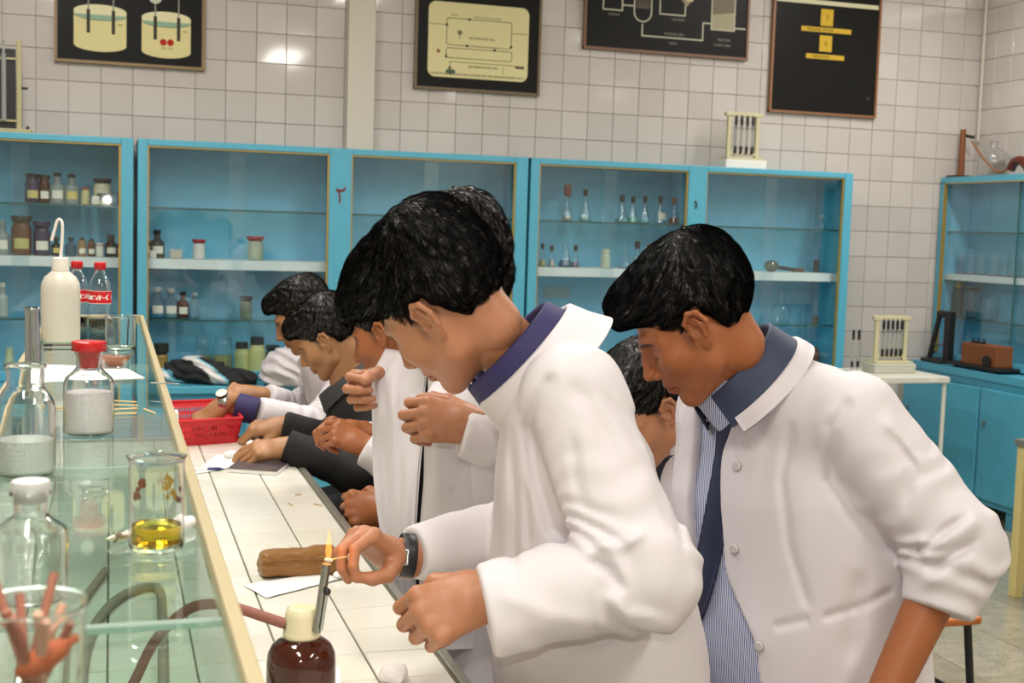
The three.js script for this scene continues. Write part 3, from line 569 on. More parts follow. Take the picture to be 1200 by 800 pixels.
// the look of a hand: relaxed, fist, pinch, grip
const HAND = {
  relaxed: () => makeHand([[0.2, 0.2, 0.2], [0.35, 0.4, 0.25], [0.4, 0.5, 0.3], [0.5, 0.55, 0.3], [0.55, 0.55, 0.3]]),
  fist: () => makeHand([[0.75, 0.6, 0.5], [1.15, 1.45, 0.9], [1.25, 1.5, 0.9], [1.3, 1.5, 0.9], [1.35, 1.45, 0.9]], { thumb: [0.45, 0.5, 0.6], spread: 0.03 }),
  pinch: () => makeHand([[0.35, 0.1, -0.1], [0.9, 1.0, 0.5], [0.95, 1.1, 0.6], [1.1, 1.2, 0.6], [1.2, 1.25, 0.6]], { pinch: true, spread: 0.04 }),
  hook: () => makeHand([[0.3, 0.2, 0.1], [0.7, 1.2, 0.6], [0.75, 1.25, 0.6], [0.8, 1.25, 0.6], [0.85, 1.2, 0.6]], { thumb: [0.5, 0.5, 0.4], spread: 0.05 }),
};
for (const k of Object.keys(HAND)) { const make = HAND[k]; let g; HAND[k] = () => (g ??= make()); }
const HS = {
  // short back and sides with a swept-up front
  boy1: { lumps: [[0, 0.048, -0.03, 0.086, 0.097, 0.107], [0, 0.116, 0.03, 0.062, 0.042, 0.07], [0, 0.102, 0.09, 0.05, 0.027, 0.042], [0, 0.078, 0.078, 0.066, 0.035, 0.042], [0, 0.1, -0.055, 0.07, 0.06, 0.072]], line: [[-0.135, -0.088], [-0.09, -0.09], [-0.055, -0.055], [-0.032, 0.014], [-0.026, 0.038], [0.004, 0.036], [0.012, 0.0], [0.024, -0.022], [0.034, -0.012], [0.046, 0.03], [0.07, 0.052], [0.09, 0.07], [0.14, 0.078]], forward: 1.3, length: 0.034, noise: 0.0045, lift: 0.6 },
  // thick straight hair brushed forward over the brow
  boy2: { lumps: [[0, 0.05, -0.028, 0.086, 0.095, 0.108], [0, 0.1, 0.02, 0.07, 0.042, 0.085], [0, 0.082, 0.08, 0.058, 0.036, 0.034], [0, 0.095, -0.05, 0.07, 0.052, 0.075]], line: [[-0.125, -0.078], [-0.085, -0.08], [-0.052, -0.05], [-0.03, 0.015], [-0.022, 0.04], [0.004, 0.036], [0.012, 0.004], [0.026, -0.016], [0.036, 0.0], [0.048, 0.03], [0.07, 0.052], [0.09, 0.062], [0.14, 0.066]], forward: 1.0, length: 0.036, noise: 0.0035, lift: 0.35 },
};
const HAIR = { boy1: makeHair(HS.boy1, 15000, 1), boy2: makeHair(HS.boy2, 15000, 2), far1: makeHair(HS.boy1, 5000, 3), far2: makeHair(HS.boy2, 5000, 4) };

// ---------------------------------------------------------------- bodies and clothes
// a thin sheet with two faces and closed edges over a grid of points
function sheet(grid, t = 0.003) {
  const n = grid.length, m = grid[0].length, P = [], uv = [], idx = [], a = V(), b = V(), c = V();
  for (let s = 0; s < 2; s++) for (let i = 0; i < n; i++) for (let j = 0; j < m; j++) {
    a.subVectors(grid[Math.min(i + 1, n - 1)][j], grid[Math.max(i - 1, 0)][j]); b.subVectors(grid[i][Math.min(j + 1, m - 1)], grid[i][Math.max(j - 1, 0)]); c.crossVectors(a, b).normalize();
    const p = grid[i][j].clone().addScaledVector(c, (s ? -1 : 1) * t / 2); P.push(p.x, p.y, p.z); uv.push((p.x + p.z * 0.7) * 4, (p.y + p.z * 0.3) * 4);
  }
  const K = (s, i, j) => s * n * m + i * m + j;
  for (let i = 0; i < n - 1; i++) for (let j = 0; j < m - 1; j++) { idx.push(K(0, i, j), K(0, i + 1, j), K(0, i + 1, j + 1), K(0, i, j), K(0, i + 1, j + 1), K(0, i, j + 1)); idx.push(K(1, i, j), K(1, i + 1, j + 1), K(1, i + 1, j), K(1, i, j), K(1, i, j + 1), K(1, i + 1, j + 1)); }
  const edge = (i, j, k, l) => idx.push(K(0, i, j), K(1, i, j), K(1, k, l), K(0, i, j), K(1, k, l), K(0, k, l));
  for (let i = 0; i < n - 1; i++) { edge(i + 1, 0, i, 0); edge(i, m - 1, i + 1, m - 1); }
  for (let j = 0; j < m - 1; j++) { edge(0, j, 0, j + 1); edge(n - 1, j + 1, n - 1, j); }
  const g = new THREE.BufferGeometry(); g.setAttribute('position', new THREE.Float32BufferAttribute(P, 3)); g.setAttribute('uv', new THREE.Float32BufferAttribute(uv, 2)); g.setIndex(idx); g.computeVertexNormals(); return g;
}
// resample rows of points into a smooth grid
function smoothGrid(rows, n, m) {
  const cs = rows.map(r => new THREE.CatmullRomCurve3(r, false, 'centripetal')), out = [];
  for (let j = 0; j <= m; j++) { const c = new THREE.CatmullRomCurve3(cs.map(q => q.getPoint(j / m)), false, 'centripetal'); for (let i = 0; i <= n; i++) (out[i] ??= [])[j] = c.getPoint(i / n); }
  return out;
}
// a shirt or coat collar: stands round the neck (centre C, axis A, front direction Fr), folds over and falls to points in front
function collarSheet(C, A, Fr, { rx = 0.064, rz = 0.07, stand = 0.035, leaf = 0.045, tip = 0.02, open = 0.35, flare = 0.016, t = 0.003, from = -1, to = 1, dip = 0 }) {
  const z = Fr.clone().addScaledVector(A, -Fr.dot(A)).normalize(), x = V().crossVectors(A, z), rows = [], n = 48;
  for (let i = 0; i <= n; i++) {
    const s = mix(from, to, i / n), th = s * (Math.PI - open), w = Math.abs(s), row = [];
    const P = (r, h) => C.clone().addScaledVector(x, Math.sin(th) * (rx + r)).addScaledVector(z, -Math.cos(th) * (rz + r)).addScaledVector(A, h - dip * w * w);
    const lf = leaf + tip * sstep(0.6, 1, w);
    row.push(P(0.002, 0), P(0, stand * 0.55), P(0.0005, stand * 0.9), P(0.003, stand), P(0.007, stand * 0.95), P(0.009 + flare * 0.35, stand - lf * 0.5), P(0.008 + flare, stand - lf));
    rows.push(row);
  }
  return sheet(rows, t);
}
function sleeveField(sh, el, cu, rs, re, rc, folds = 1, seed = 0) {
  const ch = chain([sh, el, cu], [rs, re, rc], 0.03), u = cu.clone().sub(el).normalize();
  const l1 = el.clone().sub(sh), L1 = l1.length(), l2 = cu.clone().sub(el), L2 = l2.length(); l1.normalize(); l2.normalize();
  return (x, y, z) => {
    let d = ch(x, y, z);
    if (d < 0.03 && d > -0.03 && folds) {
      const a = (x - sh.x) * l1.x + (y - sh.y) * l1.y + (z - sh.z) * l1.z, b = (x - el.x) * l2.x + (y - el.y) * l2.y + (z - el.z) * l2.z, s = mix(a - L1, b, sstep(-0.06, 0.06, b + a - L1));
      const g = Math.exp(-((s / 0.09) ** 2)) + 0.22, w = nz(x * 9 + seed, y * 9, z * 9), v = Math.sin(s * 120 + 7 * w + 4 * nz(x * 4, y * 4 + seed, z * 4));
      d -= folds * (0.006 * g * v * (0.55 + 0.45 * nz(x * 6, y * 6, z * 6 + seed)) + 0.004 * w);
    }
    return smax(d, (x - cu.x) * u.x + (y - cu.y) * u.y + (z - cu.z) * u.z, 0.007);
  };
}
const tmpP = [0, 0, 0];
function coatField(sp, o = {}) {
  const tr = trunk(sp.spine, sp.S, sp.F), top = sp.spine.at(-1)[0], rs = o.rs ?? 0.062, arms = [];
  for (const k of ['L', 'R']) if (sp['sh' + k]) arms.push([sleeveField(sp['sh' + k], sp['el' + k], sp['cu' + k] ?? sp['wr' + k], ...(o['sleeve' + k] ?? [0.066, 0.058, 0.046]), o.folds ?? 1, k === 'L' ? 3 : 9), cone(top, sp['sh' + k], rs * 0.9, rs)]);
  const cr = (o.creases ?? []).map(c => ({ ...c, minx: Math.min(...c.p.map(q => q[0])) - c.w * 3, maxx: Math.max(...c.p.map(q => q[0])) + c.w * 3, miny: Math.min(...c.p.map(q => q[1])) - c.w * 3, maxy: Math.max(...c.p.map(q => q[1])) + c.w * 3 }));
  const neckHole = o.neckHole && cone(o.neckHole[0], o.neckHole[1], o.neckHole[2], o.neckHole[3]), amp = o.drape ?? 0.006;
  return (x, y, z) => {
    let d = tr(x, y, z);
    for (const a of arms) d = smin(d, a[1](x, y, z), 0.05);
    if (d < 0.04 && d > -0.04) d -= amp * nz(x * 10, y * 3.2, z * 10) + amp * 0.5 * nz(x * 24, y * 7, z * 24);
    if (o.cut) d = o.cut(d, x, y, z);
    if (neckHole) d = smax(d, -neckHole(x, y, z), 0.012);
    for (const a of arms) d = smin(d, a[0](x, y, z), o.armpit ?? 0.022);
    if (cr.length && d < 0.04 && d > -0.04) {
      project(x, y, z, tmpP);
      for (const c of cr) {
        const X = tmpP[0], Y = tmpP[1]; if (X < c.minx || X > c.maxx || Y < c.miny || Y > c.maxy) continue;
        let best = 1e9, along = 0, n = c.p.length - 1;
        for (let i = 0; i < n; i++) { const [ax, ay] = c.p[i], bx = c.p[i + 1][0] - ax, by = c.p[i + 1][1] - ay, t = Math.max(0, Math.min(1, ((X - ax) * bx + (Y - ay) * by) / (bx * bx + by * by))), q = Math.hypot(X - ax - bx * t, Y - ay - by * t); if (q < best) { best = q; along = (i + t) / n; } }
        d += c.a * Math.exp(-((best / c.w) ** 2)) * (c.even ? sstep(0, 0.1, along) * sstep(1, 0.9, along) : sstep(0, 0.25, along) * sstep(1, 0.7, along));
      }
    }
    return d;
  };
}
function boundsOf(sp, pad = 0.13, keys) {
  const lo = V(9, 9, 9), hi = V(-9, -9, -9);
  for (const [c, rx, rz] of sp.spine) { const r = Math.max(rx, rz) + 0.04; lo.min(c.clone().addScalar(-r)); hi.max(c.clone().addScalar(r)); }
  lo.y = Math.min(...sp.spine.map(s => s[0].y)) - 0.03;
  for (const k of ['shL', 'elL', 'shR', 'elR']) if (sp[k]) { lo.min(sp[k].clone().addScalar(-pad)); hi.max(sp[k].clone().addScalar(pad)); }
  for (const k of ['L', 'R']) { const q = sp['cu' + k] ?? sp['wr' + k]; if (q) { lo.min(q.clone().addScalar(-0.09)); hi.max(q.clone().addScalar(0.09)); } }
  return [lo, hi];
}
// the point of a field's surface that is met along a line of sight, and its outward direction
function meet(f, x, y, d0, d1) {
  const r = ray(x, y); let d = d0;
  for (let i = 0; i < 200 && d < d1; i++) { const v = f(CP.x + r.x * d, CP.y + r.y * d, CP.z + r.z * d); if (v < 0.0008) break; d += Math.max(v * 0.5, 0.0006); }
  const p = CP.clone().addScaledVector(r, d), h = 0.004;
  return [p, V(f(p.x + h, p.y, p.z) - f(p.x - h, p.y, p.z), f(p.x, p.y + h, p.z) - f(p.x, p.y - h, p.z), f(p.x, p.y, p.z + h) - f(p.x, p.y, p.z - h)).normalize()];
}
// head placed by its left ear: turned away from the viewer by yaw, bowed by pitch, tilted by roll (degrees)
function headFrame(ear, yaw, pitch, roll, s = 1) {
  const D = Math.PI / 180, h = dir(-Math.cos(yaw * D), 0, -Math.sin(yaw * D)), up = CU.clone(), left = dir(-Math.sin(yaw * D), 0, Math.cos(yaw * D));
  const f = h.clone().multiplyScalar(Math.cos(pitch * D)).addScaledVector(up, -Math.sin(pitch * D)), u0 = up.clone().multiplyScalar(Math.cos(pitch * D)).addScaledVector(h, Math.sin(pitch * D));
  const l = left.clone().multiplyScalar(Math.cos(roll * D)).addScaledVector(u0, -Math.sin(roll * D)), u = u0.clone().multiplyScalar(Math.cos(roll * D)).addScaledVector(left, Math.sin(roll * D));
  const c = ear.clone().addScaledVector(l, -0.085 * s).addScaledVector(f, 0.008 * s).addScaledVector(u, -0.003 * s);
  return frame(c, l, u, f, s);
}
const skinMat = (c) => mat(c, 0.48, { vertexColors: true, bumpMap: grainBump, bumpScale: 0.0003, sheen: 0.15 });
// one continuous figure: trunk, neck, arms and legs in one field, with the finer head and hands joined on
function makeBody(sp) {
  const H = sp.head, neckTop = V(0, -0.035, -0.032).applyMatrix4(H), nb = sp.neck, fs = [], pel = sp.pelvis;
  fs.push(cone(neckTop, nb, 0.046, 0.048));
  const sec = sp.spine.filter(s => s[0].y > pel.y - 0.05).map(([c, a, b]) => [c, Math.max(a - 0.05, 0.04), Math.max(b - 0.04, 0.03)]);
  fs.push(trunk(sec, sp.S, sp.F));
  for (const k of ['L', 'R']) if (sp['sh' + k]) { fs.push(cone(nb.clone().addScaledVector(V(0, -1, 0), 0.03), sp['sh' + k], 0.035, 0.04)); fs.push(chain([sp['sh' + k], sp['el' + k], sp['wr' + k]], [0.046, 0.039, 0.026], 0.02)); }
  const lo = V(9, 9, 9), hi = V(-9, -9, -9), grow = (p, r) => { lo.min(p.clone().addScalar(-r)); hi.max(p.clone().addScalar(r)); };
  grow(neckTop, 0.08);
  for (const s of [1, -1]) {
    const hip = pel.clone().addScaledVector(sp.S, 0.085 * s), kn = sp.sit ? hip.clone().addScaledVector(sp.F, 0.4).setY(sp.sit) : hip.clone().addScaledVector(sp.F, 0.03).setY(0.48), an = kn.clone().addScaledVector(sp.F, sp.sit ? -0.12 : -0.05).setY(0.075), toe = an.clone().addScaledVector(sp.F, 0.15).setY(0.04);
    fs.push(chain([hip, kn, an, toe], [0.075, 0.05, 0.036, 0.03], 0.03)); sp['leg' + (s > 0 ? 'L' : 'R')] = [hip, kn, an, toe]; for (const q of [hip, kn, an, toe]) grow(q, 0.12);
  }
  for (const [c] of sec) grow(c, 0.2); for (const k of ['shL', 'elL', 'wrL', 'shR', 'elR', 'wrR']) if (sp[k]) grow(sp[k], 0.08);
  const f = (x, y, z) => { let d = fs[0](x, y, z); for (let i = 1; i < fs.length; i++) d = smin(d, fs[i](x, y, z), 0.025); return d; };
  const list = [sculpt(f, lo, hi, sp.cell ?? 0.011), placed(HEAD, H)];
  for (const k of ['L', 'R']) if (sp['hand' + k]) { const [D, N, pose, s = 1] = sp['hand' + k]; list.push(placed(HAND[pose](), handMatrix(sp['wr' + k], D, N, k === 'L', s))); }
  return joinColoured(list);
}
function makeTrousers(sp) {
  const f = (x, y, z) => { let d = 9; for (const k of ['legL', 'legR']) { const l = sp[k]; d = smin(d, sp['f' + k](x, y, z), 0.03); } d -= 0.004 * nz(x * 12, y * 6, z * 12); return smax(d, 0.06 - y, 0.01); };
  const lo = V(9, 9, 9), hi = V(-9, -9, -9);
  for (const k of ['legL', 'legR']) { const [a, b, c] = sp[k]; sp['f' + k] = chain([a, b, c.clone()], [0.1, 0.078, 0.07], 0.03); for (const q of [a, b, c]) { lo.min(q.clone().addScalar(-0.13)); hi.max(q.clone().addScalar(0.13)); } }
  return sculpt(f, lo, hi, 0.014);
}
function makeShoe(sp, k) { const [, , an, toe] = sp[k]; const f = blend(0.03, cone(an.clone().setY(0.045).addScaledVector(sp.F, -0.03), toe.clone().setY(0.04).addScaledVector(sp.F, 0.06), 0.045, 0.04)), lo = V().copy(an).min(toe).addScalar(-0.16), hi = V().copy(an).max(toe).addScalar(0.16); lo.y = -0.01; hi.y = 0.12; return sculpt((x, y, z) => smax(f(x, y, z), 0.002 - y, 0.008), lo, hi, 0.01); }
function person(label, sp, hair, skin, group) {
  const base = sp.pelvis.clone().setY(0), t = thing('person', label, 'person', null, group);
  const b = part(t, 'body', makeBody(sp), skin);
  part(t, 'hair', placed(hair, sp.head), M.hair);
  part(t, 'trousers', makeTrousers(sp), sp.trousers ?? M.trousers);
  for (const k of ['legL', 'legR']) part(t, 'shoe', makeShoe(sp, k), M.black);
  return t;
}

// ---------------------------------------------------------------- the boys, nearest first
const SK1 = skinMat(0xab7453), SK2 = skinMat(0x9c5c33), SK3 = skinMat(0xaa7a52);
const stripes = mat(0xffffff, 0.75, { side: THREE.DoubleSide, map: dataTex(256, (u) => { const k = (u * 256) % 4 < 2; return k ? [0.88, 0.9, 0.95] : [0.33, 0.38, 0.56]; }, true) });
{ // the boy lighting a match in front
  const sp = {
    F: dir(-0.96, 0, -0.2), S: dir(-0.2, 0, 0.96), pelvis: at(704, 890, 1.88),
    spine: [[at(714, 1110, 1.9), 0.215, 0.18], [at(706, 800, 1.88), 0.195, 0.155], [at(694, 660, 1.87), 0.185, 0.14], [at(678, 550, 1.865), 0.185, 0.115], [at(662, 475, 1.86), 0.165, 0.088], [at(645, 428, 1.855), 0.1, 0.055]],
    neck: at(622, 438, 1.835), head: headFrame(at(501, 376, 1.72), 33, 35, 26, 0.9),
    shL: at(672, 464, 1.70), elL: at(756, 672, 1.63), wrL: at(578, 692, 1.61), cuL: at(568, 715, 1.605),
    shR: at(645, 450, 2.02), elR: at(655, 612, 1.96), wrR: at(467, 652, 1.79), cuR: at(484, 648, 1.805),
    handL: [dir(-0.86, -0.28, 0.3), dir(0.1, 0.4, 0.9), 'fist', 1.0], handR: [dir(-0.6, 0.5, 0.62), dir(0.3, 0.8, -0.4), 'pinch', 0.84],
  };
  const t = person('boy in white coat bending over the burner with a match, black wristwatch', sp, HAIR.boy1, SK1);
  const f = coatField(sp, {
    sleeveL: [0.07, 0.068, 0.059], sleeveR: [0.066, 0.056, 0.04], rs: 0.06, armpit: 0.012, drape: 0.005, folds: 0.8,
    neckHole: [at(614, 414, 1.83), at(556, 372, 1.8), 0.05, 0.075],
    creases: [
      { p: [[651, 433], [632, 468], [622, 500], [630, 560], [648, 618], [684, 652]], w: 9, a: 0.009, even: true },
      { p: [[684, 652], [715, 668], [735, 700]], w: 7, a: 0.012 }, { p: [[690, 640], [730, 640], [765, 615]], w: 8, a: -0.008 }, { p: [[700, 690], [735, 720], [790, 728]], w: 9, a: -0.007 },
      { p: [[655, 440], [690, 470], [720, 530], [760, 590]], w: 12, a: 0.006 }, { p: [[690, 440], [730, 490], [770, 560], [795, 640]], w: 7, a: 0.007 }, { p: [[720, 450], [762, 520], [790, 590], [812, 690]], w: 5, a: 0.007 },
      { p: [[670, 500], [676, 560], [690, 610]], w: 8, a: 0.005 }, { p: [[598, 500], [604, 600], [600, 700]], w: 6, a: 0.006 }, { p: [[616, 560], [620, 650]], w: 5, a: 0.005 },
      { p: [[570, 690], [640, 720], [720, 735]], w: 12, a: -0.005 }, { p: [[600, 745], [680, 752], [760, 738]], w: 9, a: 0.005 },
    ],
  });
  part(t, 'lab_coat', sculpt(f, ...boundsOf(sp), 0.0055), M.coat);
  const A = dir(-0.72, 0.66, 0.1), Fr = dir(-0.7, -0.7, -0.2);
  part(t, 'shirt_collar', collarSheet(at(612, 420, 1.81), A, Fr, { rx: 0.069, rz: 0.076, stand: 0.03, leaf: 0.045, tip: 0.012, open: 0.3, flare: 0.01 }), M.navy);
  part(t, 'coat_collar', collarSheet(at(630, 431, 1.815), A, Fr, { rx: 0.088, rz: 0.09, stand: 0.028, leaf: 0.058, tip: 0.06, open: 0.5, flare: 0.024, t: 0.004 }), M.coat);
  // wristwatch on the far wrist
  const w = sp.wrR.clone().addScaledVector(dir(1, 0.1, -0.3), 0.012), wd = dir(-0.95, 0.1, 0.28), q = new THREE.Quaternion().setFromUnitVectors(V(0, 1, 0), wd);
  const wt = part(t, 'wristwatch', lathe([[0.0275, -0.009], [0.0305, -0.009], [0.0312, 0], [0.0305, 0.009], [0.0275, 0.009], [0.0275, -0.009]], 36).scale(1, 1, 1).applyQuaternion(q).translate(w.x, w.y, w.z), M.black);
  part(wt, 'buckle', rbox(0.018, 0.022, 0.006, 0.002).lookAt(dir(-0.1, 0.2, 1)).translate(...w.clone().addScaledVector(dir(-0.1, 0.1, 1), 0.031)), M.steel);
}
{ // the boy looking on at the right
  const a2 = (x, y, d) => at(x, y, d * 1.065);
  const F = dir(-0.72, 0, 0.69), S = dir(0.69, 0, 0.72);
  const sp = {
    F, S, pelvis: a2(940, 860, 2.0),
    spine: [[a2(950, 1080, 2.02), 0.225, 0.17], [a2(944, 830, 2.0), 0.212, 0.155], [a2(938, 690, 1.99), 0.207, 0.148], [a2(930, 570, 1.98), 0.212, 0.143], [a2(918, 495, 1.965), 0.18, 0.11], [a2(893, 448, 1.95), 0.105, 0.075]],
    neck: a2(886, 458, 1.95), head: headFrame(a2(820, 385, 1.79), 12, 34, 12, 0.9),
    shL: a2(1000, 492, 1.84), elL: a2(1120, 640, 1.79), wrL: a2(1012, 868, 1.75), cuL: a2(1098, 716, 1.775),
    shR: a2(838, 480, 2.1), elR: a2(820, 680, 2.18), wrR: a2(800, 860, 2.1),
    handL: [dir(-0.5, -0.8, 0), dir(0.7, -0.3, 0.6), 'relaxed'], handR: [dir(-0.1, -1, 0), dir(-0.9, 0, -0.2), 'relaxed'],
  };
  const t = person('boy in open white coat and striped shirt with navy tie, looking down', sp, HAIR.boy2, SK2);
  const Cn = sp.spine.map(s => s[0]);
  // the coat is cut open down the front; u runs across the chest, positive to his left
  const cut = (d, x, y, z) => {
    let c = Cn[0]; let i = 0; while (i < Cn.length - 2 && y > Cn[i + 1].y) i++;
    const k = Math.max(0, Math.min(1, (y - Cn[i].y) / (Cn[i + 1].y - Cn[i].y))), cx = mix(Cn[i].x, Cn[i + 1].x, k), cz = mix(Cn[i].z, Cn[i + 1].z, k);
    const u = (x - cx) * S.x + (z - cz) * S.z, v = (x - cx) * F.x + (z - cz) * F.z, lo = lerpTable([[0.7, -0.14], [1.05, -0.125], [1.2, -0.11], [1.36, -0.08]], y), hi = lerpTable([[0.7, 0.03], [0.86, 0.015], [1.0, -0.045], [1.15, -0.05], [1.28, -0.005], [1.36, 0.04]], y);
    return smax(d, -Math.max(lo - u, u - hi, 0.04 - v), 0.012);
  };
  const f = coatField(sp, {
    sleeveL: [0.074, 0.068, 0.053], sleeveR: [0.066, 0.058, 0.05], rs: 0.062, armpit: 0.012, drape: 0.005, folds: 0.9, cut,
    neckHole: [a2(872, 444, 1.94), a2(836, 392, 1.92), 0.052, 0.075],
    creases: [
      { p: [[1000, 462], [975, 500], [975, 560], [1000, 600], [1060, 655]], w: 9, a: 0.009, even: true }, { p: [[1060, 655], [1085, 640], [1110, 620], [1140, 600]], w: 6, a: 0.012 },
      { p: [[1075, 645], [1110, 636], [1150, 606]], w: 10, a: -0.012, even: true }, { p: [[1080, 672], [1120, 650], [1155, 625]], w: 6, a: 0.009 }, { p: [[1070, 690], [1110, 672], [1150, 660]], w: 10, a: -0.006 }, { p: [[1040, 500], [1070, 545], [1058, 610]], w: 8, a: 0.008 }, { p: [[1030, 480], [1060, 520], [1090, 555]], w: 9, a: -0.007 },
      { p: [[930, 490], [915, 560], [925, 640], [950, 720]], w: 6, a: 0.004, even: true }, { p: [[960, 725], [1010, 710], [1050, 690]], w: 6, a: 0.004, even: true }, { p: [[905, 735], [950, 725]], w: 6, a: 0.003, even: true },
      { p: [[1010, 660], [1000, 720], [995, 790]], w: 12, a: 0.007 }, { p: [[880, 470], [900, 520], [890, 600]], w: 14, a: 0.004 },
    ],
  });
  part(t, 'lab_coat', sculpt(f, ...boundsOf(sp), 0.0055), M.coat);
  const ins = { ...sp, spine: sp.spine.slice(1).map(([c, a, b]) => [c, a - 0.016, b - 0.016]), shL: null, shR: null };
  const sf = trunk(ins.spine, S, F), sfield = (x, y, z) => { let d = sf(x, y, z); if (Math.abs(d) < 0.03) d -= 0.004 * nz(x * 14, y * 9, z * 14); return d; };
  part(t, 'shirt', sculpt(sfield, ...boundsOf(ins), 0.008), stripes);
  const A = dir(-0.68, 0.7, 0.12), Fr = dir(-0.7, -0.62, 0.3);
  part(t, 'shirt_collar', collarSheet(a2(872, 442, 1.925), A, Fr, { rx: 0.071, rz: 0.083, stand: 0.034, leaf: 0.052, tip: 0.008, open: 0.5, flare: 0.012 }), M.navyGrey);
  part(t, 'collar_facing', collarSheet(a2(868, 444, 1.925), A, Fr, { rx: 0.066, rz: 0.08, stand: 0.034, leaf: 0.04, tip: 0.02, open: 0.12, flare: 0.004, from: 0.7, to: 1 }), stripes);
  part(t, 'coat_collar', collarSheet(a2(889, 456, 1.93), A, Fr, { rx: 0.088, rz: 0.096, stand: 0.016, leaf: 0.024, tip: 0.0, open: 0.6, flare: 0.006, t: 0.004 }), M.coat);
  const tie = (pts, ws) => { const rows = pts.map(([x, y], i) => { const [p, n] = meet(sfield, x, y, 1.5, 2.4), q = p.clone().addScaledVector(n, 0.006), a = V().crossVectors(n, V(0, 1, 0)).normalize(); return [-1, -0.5, 0, 0.5, 1].map(k => q.clone().addScaledVector(a, k * ws[i]).addScaledVector(n, -0.004 * k * k)); }); return sheet(smoothGrid(rows, 36, 8), 0.004); };
  part(t, 'tie', tie([[852, 492], [850, 540], [843, 590], [833, 645], [822, 695], [812, 745]], [0.015, 0.021, 0.024, 0.028, 0.031, 0.026]), mat(0x232b47, 0.5));
  const btn = lathe([[0, 0.0035], [0.0035, 0.0032], [0.0045, 0.0038], [0.0078, 0.0034], [0.0088, 0.0008], [0, 0]], 20);
  for (const [x, y] of [[864, 546], [861, 643], [890, 757]]) { const [p, n] = meet(f, x, y, 1.5, 2.4); const b = part(t, 'button', btn, mat(0xc4bdbd, 0.3)); b.position.copy(p); b.quaternion.setFromUnitVectors(V(0, 1, 0), n); }
}
function spineOf(rows, w = 0.19, dp = 0.14) { const k = [[1.05, 1.1], [1, 1], [0.98, 0.95], [0.95, 0.88], [0.86, 0.72], [0.5, 0.45]]; return rows.map((p, i) => { const q = k[i + k.length - rows.length]; return [p, w * q[0], dp * q[1]]; }); }
// a lapel or coat front hanging free: rows of picture points, top to bottom
function hang(rows, folds, amp, t = 0.004) {
  const g = smoothGrid(rows.map(r => r.map(q => at(...q))), 40, 22), n = dir(0, 0, 1);
  for (let i = 0; i < g.length; i++) for (let j = 0; j < g[i].length; j++) g[i][j].addScaledVector(n, amp * sstep(0, 0.3, i / 40) * (Math.sin(j / 22 * folds * 6.28 + 1.2 * nz(i * 0.12, j * 0.1, folds)) + 0.8 * nz(i * 0.1, j * 0.25, folds)));
  return sheet(g, t);
}
{ // opening his coat, half hidden by the boy with the match
  const sp = {
    F: dir(-0.95, 0, 0.2), S: dir(0.2, 0, 0.95), pelvis: at(585, 800, 2.42), cell: 0.014,
    spine: spineOf([at(588, 940, 2.44), at(584, 760, 2.42), at(578, 650, 2.41), at(570, 560, 2.4), at(560, 480, 2.39), at(550, 432, 2.38)], 0.19, 0.13),
    neck: at(545, 410, 2.37), head: headFrame(at(526, 326, 2.27), 5, 18, 6, 0.96),
    shL: at(606, 468, 2.23), elL: at(652, 528, 2.12), wrL: at(562, 498, 2.08), cuL: at(540, 507, 2.082),
    shR: at(530, 458, 2.56), elR: at(492, 540, 2.62), wrR: at(466, 450, 2.52),
    handL: [dir(-0.97, 0.12, 0.05), dir(0.05, 0.3, 0.95), 'hook', 0.95], handR: [dir(-0.9, -0.1, 0.42), dir(-0.5, 0.1, -0.85), 'grip', 0.95],
  };
  HAND.grip = (() => { let g; return () => (g ??= makeHand([[0.3, 0.3, 0.2], [1.0, 1.1, 0.6], [1.0, 1.15, 0.6], [1.05, 1.15, 0.6], [1.1, 1.1, 0.6]], { thumb: [0.3, 0.7, 0.4], spread: 0.1 })); })();
  const t = person('boy holding his white coat open with both hands, behind the boy with the match', sp, HAIR.far1, SK1);
  const f = coatField(sp, { sleeveL: [0.066, 0.058, 0.043], drape: 0.004, neckHole: [at(550, 430, 2.38), at(535, 370, 2.37), 0.06, 0.07] });
  part(t, 'lab_coat', sculpt(f, ...boundsOf(sp), 0.0085), M.coat);
  part(t, 'coat_front', hang([[[452, 408, 2.47], [470, 412, 2.46], [486, 424, 2.43], [499, 440, 2.4]], [[438, 440, 2.47], [458, 445, 2.45], [478, 452, 2.43], [497, 462, 2.4]], [[437, 500, 2.46], [458, 500, 2.44], [476, 500, 2.42], [495, 505, 2.38]], [[439, 560, 2.45], [458, 562, 2.43], [474, 562, 2.4], [490, 565, 2.36]], [[449, 640, 2.44], [462, 640, 2.42], [474, 640, 2.39], [486, 640, 2.36]], [[466, 760, 2.44], [474, 760, 2.42], [482, 760, 2.4], [488, 760, 2.37]]], 3, 0.005), M.coat);
  part(t, 'coat_front', hang([[[500, 462, 2.26], [520, 432, 2.28], [545, 410, 2.3], [575, 412, 2.31]], [[498, 490, 2.22], [522, 480, 2.22], [550, 470, 2.24], [590, 470, 2.26]], [[497, 560, 2.24], [525, 556, 2.225], [555, 552, 2.23], [590, 550, 2.25]], [[493, 620, 2.26], [525, 620, 2.23], [560, 620, 2.23], [595, 620, 2.26]], [[492, 760, 2.28], [530, 760, 2.25], [570, 760, 2.24], [605, 760, 2.26]]], 1.6, 0.004), M.coat);
  part(t, 'shirt', hang([[[484, 432, 2.45], [500, 436, 2.44], [516, 440, 2.43]], [[482, 560, 2.41], [494, 560, 2.4], [506, 560, 2.4]], [[480, 700, 2.41], [492, 700, 2.4], [506, 700, 2.4]]], 1, 0.001), M.blackCloth);
}
